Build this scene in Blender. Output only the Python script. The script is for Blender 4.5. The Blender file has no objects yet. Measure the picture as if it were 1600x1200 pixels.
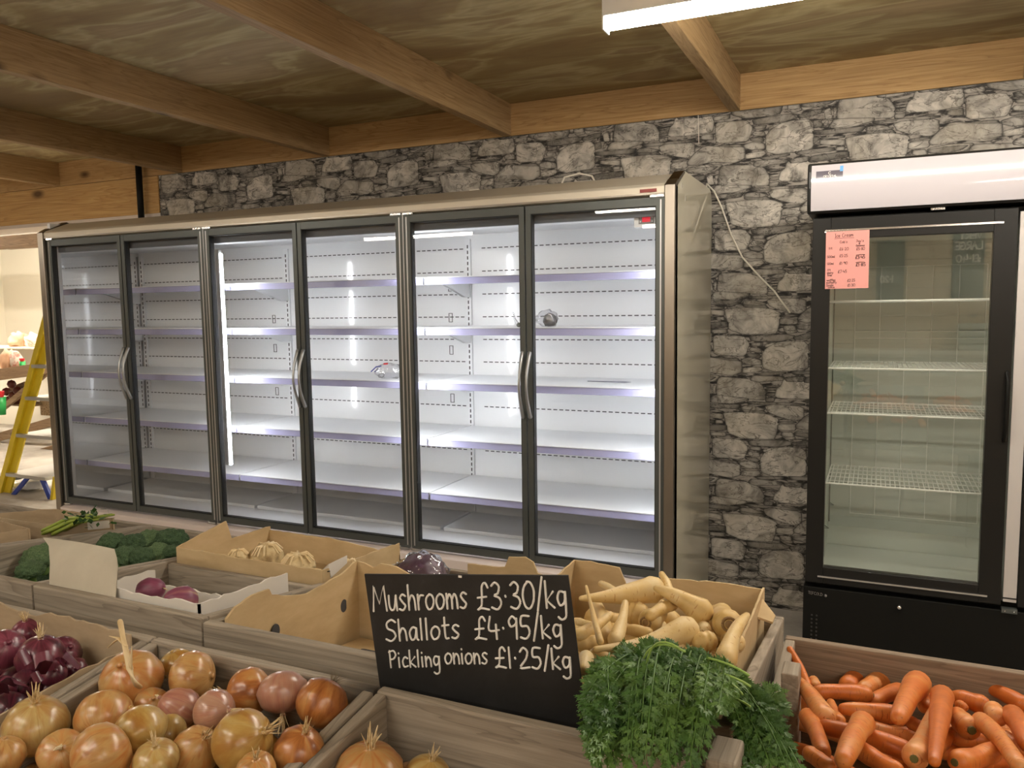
import bpy, bmesh, math, random
from mathutils import Vector, Matrix, noise
import numpy as np
random.seed(7)
S = bpy.context.scene
COL = S.collection
# ---------------------------------------------------------------- camera
F_PX = 1246.8354
YAW, PITCH, ROLL = (math.radians(a) for a in (-24.572, -5.567, -0.833))
CAM = np.array([4.5377, -3.2477, 1.5137])
def _axes():
    cy, sy = math.cos(YAW), math.sin(YAW); cp, sp = math.cos(PITCH), math.sin(PITCH)
    cr, sr = math.cos(ROLL), math.sin(ROLL)
    fwd = np.array([sy*cp, cy*cp, sp]); right = np.array([cy, -sy, 0.0]); up = np.cross(right, fwd)
    return cr*right+sr*up, -sr*right+cr*up, fwd
RT, UP, FW = _axes()
cd = bpy.data.cameras.new('camera'); cam = bpy.data.objects.new('camera', cd); COL.objects.link(cam)
M = Matrix.Identity(4)
for i in range(3):
    M[i][0] = RT[i]; M[i][1] = UP[i]; M[i][2] = -FW[i]; M[i][3] = CAM[i]
cam.matrix_world = M
cd.sensor_fit = 'HORIZONTAL'; cd.sensor_width = 36; cd.lens = F_PX/1600*36; cd.clip_start = .02
S.camera = cam
# ---------------------------------------------------------------- colour management, world
S.view_settings.view_transform = 'Standard'; S.view_settings.look = 'None'
S.view_settings.gamma = 1; S.view_settings.exposure = 0.42
S.view_settings.use_curve_mapping = False
w = bpy.data.worlds.new('world'); S.world = w; w.use_nodes = True
w.node_tree.nodes['Background'].inputs[0].default_value = (.6, .65, .7, 1)
w.node_tree.nodes['Background'].inputs[1].default_value = .3
ROOM_LAMP = 46.0      # emission of the ceiling battens
FAR_LAMP = 235.0       # battens of the next room
LED = 62.0            # strips inside the display fridge

def ray(px, py): return FW + (px-800)/F_PX*RT - (py-600)/F_PX*UP
def atz(px, py, z): d = ray(px, py); return Vector(CAM + d*(z-CAM[2])/d[2])
def aty(px, py, y): d = ray(px, py); return Vector(CAM + d*(y-CAM[1])/d[1])
def atx(px, py, x): d = ray(px, py); return Vector(CAM + d*(x-CAM[0])/d[0])
def depth(P): return float((np.array(P)-CAM) @ FW)
# ---------------------------------------------------------------- materials
def mat(name, col=(.5, .5, .5), rough=.5, metal=0, **kw):
    m = bpy.data.materials.new(name); m.use_nodes = True
    b = m.node_tree.nodes['Principled BSDF']
    b.inputs['Base Color'].default_value = (*col, 1); b.inputs['Roughness'].default_value = rough
    b.inputs['Metallic'].default_value = metal
    for k, v in kw.items(): b.inputs[k.replace('_', ' ')].default_value = v
    return m
class NT:
    def __init__(s, m): s.t = m.node_tree; s.b = s.t.nodes.get('Principled BSDF')
    def n(s, typ, **kw):
        nd = s.t.nodes.new(typ)
        for k, v in kw.items(): setattr(nd, k, v)
        return nd
    def l(s, a, b): s.t.links.new(a, b)
    def coord(s, kind='Object', scale=(1, 1, 1), rot=(0, 0, 0), loc=None):
        tc = s.n('ShaderNodeTexCoord'); mp = s.n('ShaderNodeMapping')
        mp.inputs['Scale'].default_value = scale; mp.inputs['Rotation'].default_value = rot
        s.l(tc.outputs[kind], mp.inputs[0])
        if loc is not None: s.l(loc, mp.inputs['Location'])
        return mp.outputs[0]
    def noise(s, v, scale=5, detail=4, rough=.55, dist=0):
        nd = s.n('ShaderNodeTexNoise'); nd.inputs['Scale'].default_value = scale
        nd.inputs['Detail'].default_value = detail; nd.inputs['Roughness'].default_value = rough
        nd.inputs['Distortion'].default_value = dist
        s.l(v, nd.inputs['Vector']); return nd.outputs[0]
    def ramp(s, f, stops, interp='LINEAR'):
        r = s.n('ShaderNodeValToRGB'); cr = r.color_ramp; cr.interpolation = interp
        while len(cr.elements) < len(stops): cr.elements.new(.5)
        for e, (p, c) in zip(cr.elements, stops):
            e.position = p; e.color = (*c, 1) if len(c) == 3 else c
        s.l(f, r.inputs[0]); return r.outputs[0]
    def mix(s, f, a, b, typ='MIX'):
        nd = s.n('ShaderNodeMix', data_type='RGBA', blend_type=typ)
        for sock, v in ((nd.inputs[0], f), (nd.inputs[6], a), (nd.inputs[7], b)):
            if isinstance(v, (int, float)): sock.default_value = v
            elif isinstance(v, tuple): sock.default_value = (*v, 1)
            else: s.l(v, sock)
        return nd.outputs[2]
    def math(s, op, a, b=0.0):
        nd = s.n('ShaderNodeMath', operation=op)
        for sock, v in ((nd.inputs[0], a), (nd.inputs[1], b)):
            if isinstance(v, (int, float)): sock.default_value = v
            else: s.l(v, sock)
        return nd.outputs[0]
    def bump(s, h, strength=.3, dist=.01):
        nd = s.n('ShaderNodeBump'); nd.inputs['Strength'].default_value = strength
        nd.inputs['Distance'].default_value = dist; s.l(h, nd.inputs['Height'])
        s.l(nd.outputs[0], s.b.inputs['Normal'])
    def base(s, c): s.l(c, s.b.inputs['Base Color'])
    def rand(s): return s.n('ShaderNodeObjectInfo').outputs['Random']

def wood(name, axis, dark, mid, light, rough=.7, knots=True, scale=1.0, seed=0):
    m = mat(name, mid, rough); t = NT(m)
    sc = [9*scale]*3; sc['xyz'.index(axis)] = .55*scale
    rnd = t.rand(); off = t.n('ShaderNodeCombineXYZ')
    t.l(t.math('MULTIPLY', rnd, 7.0+seed), off.inputs[0]); t.l(t.math('MULTIPLY', rnd, 13.0), off.inputs[1]); t.l(t.math('MULTIPLY', rnd, 5.0), off.inputs[2])
    v = t.coord('Object', tuple(sc), loc=off.outputs[0])
    n1 = t.noise(v, 1.6, 3, .5, 1.2)
    rings = t.math('FRACT', t.math('MULTIPLY', n1, 9.0))
    c1 = t.ramp(rings, [(0, dark), (.25, mid), (.8, light), (1, mid)])
    sc2 = [60*scale]*3; sc2['xyz'.index(axis)] = 2*scale
    fine = t.noise(t.coord('Object', tuple(sc2)), 2, 4, .6)
    c2 = t.mix(.55, t.mix(.5, mid, light), c1)
    c3 = t.mix(t.ramp(fine, [(.35, (0, 0, 0)), (.7, (.5, .5, .5))]), c2, dark)
    if knots:
        sk = [3.2*scale]*3; sk['xyz'.index(axis)] = 1.5*scale
        vo = t.n('ShaderNodeTexVoronoi'); vo.inputs['Scale'].default_value = 1.3
        t.l(t.coord('Object', tuple(sk), loc=off.outputs[0]), vo.inputs['Vector'])
        kf = t.ramp(vo.outputs['Distance'], [(.05, (1, 1, 1)), (.14, (0, 0, 0))])
        c3 = t.mix(kf, c3, tuple(x*.35 for x in dark))
    t.base(c3); t.bump(fine, .25, .004)
    return m
PINE_Y = wood('pine_joist', 'y', (.22, .125, .05), (.40, .265, .12), (.50, .35, .185))
PINE_X = wood('pine_ledger', 'x', (.27, .135, .045), (.47, .29, .115), (.56, .37, .17))
LINTEL = wood('pine_lintel', 'x', (.30, .15, .05), (.50, .29, .10), (.60, .40, .17), scale=.8)
CRATE_X = wood('old_wood_x', 'x', (.13, .105, .078), (.32, .265, .20), (.42, .355, .275), .85)
CRATE_Y = wood('old_wood_y', 'y', (.13, .105, .078), (.32, .265, .20), (.42, .355, .275), .85)
CRATE_DK = wood('old_wood_dark', 'x', (.04, .028, .018), (.10, .07, .045), (.15, .11, .07), .85)
RUSTIC = wood('rustic_beam', 'x', (.08, .05, .03), (.22, .15, .09), (.32, .23, .15), .8)
PLY = mat('plywood_ceiling', (.3, .22, .13), .75); t = NT(PLY)
n1 = t.noise(t.coord('Object', (.7, 1.9, 1)), 1.7, 4, .55, .7)
n2 = t.noise(t.coord('Object', (1, 14, 1)), 3, 4, .6)
c = t.ramp(n1, [(.35, (.29, .20, .09)), (.46, (.37, .28, .13)), (.52, (.53, .45, .24)), (.57, (.36, .265, .135)), (.66, (.45, .34, .185))])
t.base(t.mix(t.ramp(n2, [(.4, (0, 0, 0)), (.75, (.35, .35, .35))]), c, (.2, .14, .08)))
CONC = mat('concrete_floor', (.42, .39, .35), .8); t = NT(CONC)
t.base(t.ramp(t.noise(t.coord('Object'), 2.5, 8, .65), [(.3, (.26, .23, .20)), (.55, (.42, .385, .34)), (.75, (.55, .51, .46))]))
CREAM = mat('cream_plaster', (.80, .76, .66), .9); t = NT(CREAM); t.bump(t.noise(t.coord('Object'), 30, 4), .1, .005)
SOFFIT = mat('painted_soffit', (.62, .55, .50), .8)
TEAK = wood('brown_cladding', 'x', (.35, .25, .16), (.62, .48, .33), (.72, .58, .42), .8)
STEEL = mat('brushed_steel', (.36, .32, .27), .32, 1.0); t = NT(STEEL)
t.bump(t.noise(t.coord('Object', (1, 1, .02)), 300, 2), .05, .001)
CHAMP = mat('champagne_aluminium', (.66, .60, .49), .38, .35)
DKSTEEL = mat('dark_bevel_steel', (.20, .165, .13), .25, 1.0)
FRAME = mat('grey_green_frame', (.115, .125, .12), .38, .55)
SEAL = mat('black_seal', (.012, .013, .012), .5)
ALU = mat('pale_aluminium', (.62, .62, .62), .35, .7)
WHITE = mat('white_enamel', (.80, .81, .83), .32); 
BACKW = mat('white_back_panel', (.80, .81, .82), .30, 0, Coat_Weight=.6, Coat_Roughness=.07)
MIRRW = mat('polished_side_panel', (.80, .81, .82), .04, 1.0)
DECK = mat('pale_deck', (.74, .75, .78), .30, 0)
LILAC = mat('lilac_price_rail', (.36, .355, .54), .22, 0)
KICK = mat('pinkish_kick_panel', (.78, .68, .64), .45)
SLOT = mat('dark_slot', (.05, .05, .055), .7)
HDR = mat('grey_header', (.10, .11, .125), .4)
HANDLE = mat('satin_handle', (.42, .43, .43), .3, .8)
SIDEP = mat('beige_gloss_panel', (.70, .66, .50), .30, 0, Coat_Weight=1.0, Coat_Roughness=.02, Coat_IOR=1.7)
BLACK = mat('black_gloss_frame', (.011, .0105, .0095), .32, 0, Specular_IOR_Level=.3)
BLACKM = mat('black_panel', (.007, .007, .006), .5, 0, Specular_IOR_Level=.15)
CHROME = mat('silver_trim', (.75, .75, .75), .18, 1.0)
COOLW = mat('cooler_liner', (.62, .66, .62), .45)
CANOPY = mat('white_canopy_panel', (.46, .435, .46), .12, 0, Coat_Weight=1.0, Coat_Roughness=.03)
WHITEP = mat('white_plastic', (.78, .77, .74), .4)
WIREW = mat('white_wire', (.90, .91, .89), .35)
CABLE = mat('white_cable', (.80, .76, .66), .4)
CARD = mat('brown_cardboard', (.42, .28, .14), .85); t = NT(CARD)
t.base(t.ramp(t.noise(t.coord('Object', (3, 3, 8)), 3, 6, .6), [(.3, (.46, .33, .17)), (.6, (.56, .415, .23)), (.8, (.62, .47, .28))]))
CARDD = mat('dull_cardboard', (.30, .23, .15), .88); t = NT(CARDD)
t.base(t.ramp(t.noise(t.coord('Object', (3, 3, 8)), 3, 6, .6), [(.3, (.34, .25, .15)), (.6, (.45, .34, .215)), (.8, (.50, .39, .26))]))
WCARD = mat('white_card', (.68, .64, .58), .7)
GREYCARD = mat('greyish_card', (.42, .38, .30), .75); t = NT(GREYCARD)
t.base(t.ramp(t.noise(t.coord('Object'), 9, 5), [(.3, (.46, .41, .32)), (.7, (.57, .52, .41))]))
BOARD = mat('chalkboard_black', (.018, .017, .016), .55); t = NT(BOARD)
t.base(t.ramp(t.noise(t.coord('Object', (1, 1, 1)), 9, 6, .7, .5), [(.45, (.013, .0125, .012)), (.62, (.022, .021, .021)), (.85, (.06, .055, .06))]))
CHALK = mat('white_chalk_pen', (.85, .83, .78), .8)
INK = mat('black_ink', (.03, .015, .02), .7)
PINKP = mat('pink_paper', (.62, .27, .24), .7)
REDLED = mat('red_badge', (.22, .02, .015), .3)
GLOW = bpy.data.materials.new('red_digits'); GLOW.use_nodes = True
b = GLOW.node_tree.nodes['Principled BSDF']; b.inputs['Base Color'].default_value = (.25, .01, .02, 1)
b.inputs['Emission Color'].default_value = (.9, .02, .05, 1); b.inputs['Emission Strength'].default_value = .5
def emis(name, col, st):
    m = bpy.data.materials.new(name); m.use_nodes = True; nt = m.node_tree; nt.nodes.clear()
    e = nt.nodes.new('ShaderNodeEmission'); o = nt.nodes.new('ShaderNodeOutputMaterial')
    e.inputs[0].default_value = (*col, 1); e.inputs[1].default_value = st; nt.links.new(e.outputs[0], o.inputs[0]); return m
TUBE = emis('lit_diffuser', (1.0, .915, .79), ROOM_LAMP); TUBE2 = emis('lit_diffuser_bright', (1.0, .925, .81), ROOM_LAMP*1.45)
FARTUBE = emis('lit_diffuser_next_room', (1.0, .90, .74), FAR_LAMP)
LEDM = emis('led_strip_light', (.95, .97, 1.0), LED)
def glass(name, tint, refl=1.0, rough=0.0):
    m = bpy.data.materials.new(name); m.use_nodes = True; nt = m.node_tree; nt.nodes.clear()
    tr = nt.nodes.new('ShaderNodeBsdfTransparent'); tr.inputs[0].default_value = (*tint, 1)
    gl = nt.nodes.new('ShaderNodeBsdfGlossy'); gl.inputs['Roughness'].default_value = rough
    fr = nt.nodes.new('ShaderNodeFresnel'); fr.inputs['IOR'].default_value = 1.5
    ge = nt.nodes.new('ShaderNodeNewGeometry'); mr = nt.nodes.new('ShaderNodeMapRange')     # same reflectance from either side of the pane
    mr.inputs['To Min'].default_value = 1.5; mr.inputs['To Max'].default_value = 1/1.5
    nt.links.new(ge.outputs['Backfacing'], mr.inputs['Value']); nt.links.new(mr.outputs[0], fr.inputs['IOR'])
    mu = nt.nodes.new('ShaderNodeMath'); mu.operation = 'MULTIPLY'; mu.inputs[1].default_value = refl; mu.use_clamp = True
    mx = nt.nodes.new('ShaderNodeMixShader'); o = nt.nodes.new('ShaderNodeOutputMaterial')
    nt.links.new(fr.outputs[0], mu.inputs[0]); nt.links.new(mu.outputs[0], mx.inputs[0])
    nt.links.new(tr.outputs[0], mx.inputs[1]); nt.links.new(gl.outputs[0], mx.inputs[2]); nt.links.new(mx.outputs[0], o.inputs[0])
    return m
GLASS = glass('door_glass', (.985, .99, .99), .8)
GLASS2 = glass('dark_cooler_glass', (.95, .96, .94), 2.3)
FILM = glass('clear_film', (.93, .93, .95), 2.5, .12)

def veg(name, stops, nscale, rough=.4, coords='UV', bumpv=.1, marks=None, randamt=.25, coat=0):
    m = mat(name, stops[len(stops)//2][1], rough, 0, Coat_Weight=coat, Coat_Roughness=.25); t = NT(m)
    rnd = t.rand(); off = t.n('ShaderNodeCombineXYZ'); t.l(t.math('MULTIPLY', rnd, 31.0), off.inputs[0]); t.l(t.math('MULTIPLY', rnd, 17.0), off.inputs[1])
    v = t.coord(coords, nscale, loc=off.outputs[0])
    n = t.noise(v, 1.0, 5, .6, .4)
    n = t.math('ADD', n, t.math('MULTIPLY', t.math('SUBTRACT', rnd, .5), randamt))
    c = t.ramp(n, stops)
    if marks:
        mv = t.coord(coords, marks[0], loc=off.outputs[0]); mm = t.noise(mv, 1.0, 2, .5)
        c = t.mix(t.ramp(mm, [(marks[1], (0, 0, 0)), (marks[1]+.06, (1, 1, 1))]), c, marks[2])
    t.base(c); t.bump(n, bumpv, .004)
    return m
ONION = veg('brown_onion_skin', [(.26, (.26, .08, .02)), (.40, (.44, .16, .04)), (.50, (.50, .23, .07)), (.60, (.50, .30, .11)), (.74, (.38, .15, .04))], (5, 1.6, 1), .3, marks=((46, 1.6, 1), .66, (.36, .18, .06)), coat=.35)
ONIONY = veg('golden_onion_skin', [(.28, (.36, .17, .035)), (.45, (.46, .29, .08)), (.55, (.50, .36, .14)), (.7, (.42, .23, .07))], (4.5, 1.6, 1), .3, marks=((40, 1.0, 1), .64, (.40, .25, .08)), coat=.35)
ONIONP = veg('pink_onion_skin', [(.3, (.30, .10, .07)), (.5, (.41, .18, .12)), (.7, (.46, .26, .17))], (9, 1.2, 1), .28, marks=((60, 1.2, 1), .62, (.36, .14, .12)), coat=.4)
REDON = veg('red_onion_skin', [(.3, (.035, .005, .012)), (.5, (.10, .015, .03)), (.7, (.22, .05, .08))], (9, 1.3, 1), .3, coat=.3)
TURN = veg('purple_turnip_skin', [(.3, (.16, .035, .07)), (.5, (.22, .055, .10)), (.6, (.28, .11, .11)), (.7, (.42, .34, .18))], (7, 1.3, 1), .45)
HUSK = veg('dry_papery_husk', [(.3, (.42, .27, .11)), (.5, (.66, .50, .27)), (.7, (.78, .66, .44))], (6, 30, 6), .7, 'Object')
ROOTH = mat('dry_roots', (.20, .15, .09), .9)
CARROT = veg('carrot_skin', [(.25, (.56, .14, .02)), (.45, (.68, .19, .032)), (.6, (.72, .26, .06)), (.8, (.70, .34, .13))], (1.2, 5, 1), .42, marks=((3, 75, 1), .61, (.46, .12, .025)), randamt=.5)
CROWN = mat('green_crown_scar', (.13, .12, .03), .8)
PARS = veg('parsnip_skin', [(.25, (.58, .37, .11)), (.5, (.68, .48, .20)), (.75, (.74, .58, .31))], (1.5, 4, 1), .5, marks=((4, 46, 1), .635, (.50, .27, .08)))
PCROWN = mat('parsnip_crown', (.28, .17, .07), .85)
LEAF = veg('green_leaf', [(.3, (.014, .050, .006)), (.5, (.045, .120, .016)), (.68, (.125, .24, .04))], (9, 9, 9), .5, 'Object')
STEM = mat('pale_green_stem', (.09, .19, .03), .45)
BROC = veg('broccoli_floret', [(.3, (.025, .055, .022)), (.5, (.06, .115, .045)), (.7, (.14, .21, .09))], (14, 14, 14), .8, 'Object', .9)
BSTALK = mat('broccoli_stalk', (.16, .26, .07), .5)
CELER = veg('celeriac_skin', [(.3, (.30, .20, .09)), (.5, (.52, .39, .20)), (.7, (.66, .53, .31))], (30, 30, 30), .8, 'Object')
CABB = veg('purple_cabbage_leaf', [(.3, (.035, .015, .035)), (.5, (.07, .03, .06)), (.7, (.13, .08, .11))], (8, 8, 8), .4, 'Object')
CELERY = mat('celery_green', (.30, .38, .06), .5)
YEL = mat('yellow_fibreglass', (.66, .50, .02), .45)
BLUEP = mat('blue_plastic', (.02, .05, .35), .4)
TREAD = mat('ladder_tread', (.45, .44, .42), .5, .6)
TREST = wood('trestle_wood', 'x', (.14, .08, .04), (.28, .18, .10), (.36, .25, .15), .8)
CHIP = mat('chipboard', (.45, .34, .22), .9); t = NT(CHIP)
t.base(t.ramp(t.noise(t.coord('Object'), 60, 3), [(.35, (.20, .13, .07)), (.6, (.5, .38, .24))]))
WRAP = mat('pink_wrapped_paper', (.72, .46, .36), .5); t = NT(WRAP)
t.base(t.ramp(t.noise(t.coord('Object'), 14, 3), [(.45, (.80, .70, .62)), (.55, (.70, .28, .24)), (.65, (.82, .66, .5))]))
PEACH = mat('peach_packet', (.72, .44, .28), .6)
GREENC = mat('green_pot', (.02, .35, .08), .4)
REDC = mat('red_sweets', (.55, .02, .03), .4)
DKBALL = mat('dark_red_globe', (.13, .03, .02), .3)
TEALB = mat('teal_chalkboard', (.035, .055, .06), .6)
GREYPL = mat('grey_plastic', (.25, .25, .25), .5)

# ---------------------------------------------------------------- mesh builder
class MB:
    def __init__(s): s.v = []; s.f = []; s.uv = []; s.col = None
    def add(s, vs, fs, uvs=None):
        o = len(s.v); s.v += [tuple(v) for v in vs]; s.f += [tuple(i+o for i in f) for f in fs]
        s.uv += (uvs if uvs else [(0, 0)]*len(vs)); return s
    def box(s, x0, x1, y0, y1, z0, z1):
        vs = [(x, y, z) for x in (x0, x1) for y in (y0, y1) for z in (z0, z1)]
        return s.add(vs, [(0, 1, 3, 2), (4, 6, 7, 5), (0, 4, 5, 1), (2, 3, 7, 6), (0, 2, 6, 4), (1, 5, 7, 3)])
    def beam(s, p, q, wv, hv):
        p, q, wv, hv = (Vector(a) for a in (p, q, wv, hv))
        vs = [b+wv*i+hv*j for b in (p, q) for i in (-.5, .5) for j in (-.5, .5)]
        return s.add(vs, [(0, 1, 3, 2), (4, 6, 7, 5), (0, 4, 5, 1), (2, 3, 7, 6), (0, 2, 6, 4), (1, 5, 7, 3)])
    def prism(s, poly, off):       # polygon (3D pts) extruded by vector off
        n = len(poly); off = Vector(off)
        vs = [Vector(p) for p in poly]+[Vector(p)+off for p in poly]
        fs = [tuple(range(n))[::-1], tuple(range(n, 2*n))]+[(i, (i+1) % n, n+(i+1) % n, n+i) for i in range(n)]
        return s.add(vs, fs)
    def tube(s, pts, radii, n=8, flat=1.0, cap='round', up=None):
        pts = [Vector(p) for p in pts]
        if isinstance(radii, (int, float)): radii = [radii]*len(pts)
        radii = list(radii)
        if cap == 'round':
            d0 = (pts[0]-pts[1]).normalized(); d1 = (pts[-1]-pts[-2]).normalized(); P = []; R = []
            for a in (0.02, .45, .8):
                P.append(pts[0]+d0*radii[0]*math.sqrt(1-a*a)*.9); R.append(radii[0]*a)
            P += pts; R += radii
            for a in (.8, .45, .02):
                P.append(pts[-1]+d1*radii[-1]*math.sqrt(1-a*a)*.9); R.append(radii[-1]*a)
            pts, radii = P, R
        ref = Vector(up) if up else Vector((.13, .21, .97))
        vs = []; uv = []; L = 0
        m = len(pts)
        for i, p in enumerate(pts):
            tan = (pts[min(i+1, m-1)]-pts[max(i-1, 0)])
            if tan.length < 1e-9: tan = Vector((0, 0, 1))
            tan.normalize(); a = tan.cross(ref)
            if a.length < .05: a = tan.cross(Vector((1, 0, 0)))
            a.normalize(); bb = a.cross(tan)
            if i: L += (pts[i]-pts[i-1]).length
            for k in range(n):
                th = 2*math.pi*k/n
                vs.append(p+(a*math.cos(th)+bb*math.sin(th)*flat)*radii[i]); uv.append((abs(k/n-.5)*2, L/.2))
        fs = [(i*n+k, i*n+(k+1) % n, (i+1)*n+(k+1) % n, (i+1)*n+k) for i in range(m-1) for k in range(n)]
        fs += [tuple(range(n))[::-1], tuple((m-1)*n+k for k in range(n))]
        return s.add(vs, fs, uv)
    def lathe(s, prof, c=(0, 0, 0), n=24, wob=0, seed=0, axis=None, closed=True):
        c = Vector(c); vs = []; uv = []; m = len(prof)
        R = Matrix.Identity(3)
        if axis is not None: R = Vector((0, 0, 1)).rotation_difference(Vector(axis)).to_matrix()
        for j, (r, z) in enumerate(prof):
            for k in range(n):
                th = 2*math.pi*k/n; rr = r*(1+wob*(noise.noise(Vector((math.cos(th)*1.7+seed, math.sin(th)*1.7, z*12))))) if wob else r
                vs.append(c+R @ Vector((rr*math.cos(th), rr*math.sin(th), z))); uv.append((abs(k/n-.5)*2, j/(m-1)))
        fs = [(j*n+k, j*n+(k+1) % n, (j+1)*n+(k+1) % n, (j+1)*n+k) for j in range(m-1) for k in range(n)]
        if closed: fs += [tuple(range(n))[::-1], tuple((m-1)*n+k for k in range(n))]
        return s.add(vs, fs, uv)
    def build(s, name, m, parent=None, smooth=False, bevel=0, loc=None, autos=False):
        base = Vector((0, 0, 0)); p = parent
        while p is not None: base += p.location; p = p.parent
        L = Vector(loc) if loc is not None else Vector((0, 0, 0))
        if parent is None and loc is None:
            a = np.array([list(v) for v in s.v]); L = Vector(((a[:, 0].min()+a[:, 0].max())/2, (a[:, 1].min()+a[:, 1].max())/2, a[:, 2].min()))
        o0 = base+L
        me = bpy.data.meshes.new(name); me.from_pydata([tuple(Vector(v)-o0) for v in s.v], [], s.f); me.update()
        uvl = me.uv_layers.new(name='UVMap')
        li = np.zeros(len(me.loops), dtype=np.int32); me.loops.foreach_get('vertex_index', li)
        uvl.data.foreach_set('uv', np.array(s.uv, dtype=np.float32)[li].ravel())
        if smooth: me.polygons.foreach_set('use_smooth', [True]*len(me.polygons))
        o = bpy.data.objects.new(name, me); COL.objects.link(o); o.location = L
        for mm in (m if isinstance(m, (list, tuple)) else [m]): me.materials.append(mm)
        if parent is not None: o.parent = parent
        if bevel:
            bm = bmesh.new(); bm.from_mesh(me)
            bmesh.ops.recalc_face_normals(bm, faces=bm.faces); bm.to_mesh(me); bm.free()
            md = o.modifiers.new('bevel', 'BEVEL'); md.width = bevel; md.segments = 2; md.limit_method = 'ANGLE'
        else:
            bm = bmesh.new(); bm.from_mesh(me)
            bmesh.ops.recalc_face_normals(bm, faces=bm.faces); bm.to_mesh(me); bm.free()
        return o
def tag(o, label, cat, group=None, kind=None):
    if label: o['label'] = label
    if cat: o['category'] = cat
    if group: o['group'] = group
    if kind: o['kind'] = kind
    return o
def thing(name, label, cat, loc=(0, 0, 0), group=None, rot=None):
    o = bpy.data.objects.new(name, None); COL.objects.link(o); o.location = loc; o.empty_display_size = .05
    if rot is not None: o.rotation_mode = 'QUATERNION'; o.rotation_quaternion = rot
    return tag(o, label, cat, group)
def struct(name, mb, m, **kw):
    o = mb.build(name, m, **kw); o['kind'] = 'structure'; return o
def box(x0, x1, y0, y1, z0, z1): return MB().box(x0, x1, y0, y1, z0, z1)

# ================================================================ ROOM SHELL
WY = .784; ZB, ZT = 2.429, 2.597
XL, XR, YB = -9.0, 7.4, -6.4
struct('floor', box(XL-.2, XR+.2, YB-.2, 7.5, -.1, 0), CONC)
struct('ceiling', box(XL-.2, XR+.2, YB-.2, WY+.2, ZT, ZT+.03), PLY)
struct('wall_right', box(XR, XR+.1, YB, WY, 0, ZT), TEAK)
struct('wall_left', box(XL-.1, XL, YB, 7.0, 0, ZT), CREAM)
fb = MB(); z = 0.0
while z < ZT-.01:
    fb.box(XL, XR, YB-.12, YB+random.uniform(0, .006), z, min(z+.145, ZT)); z += .15
struct('wall_front', fb, TEAK)
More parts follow.
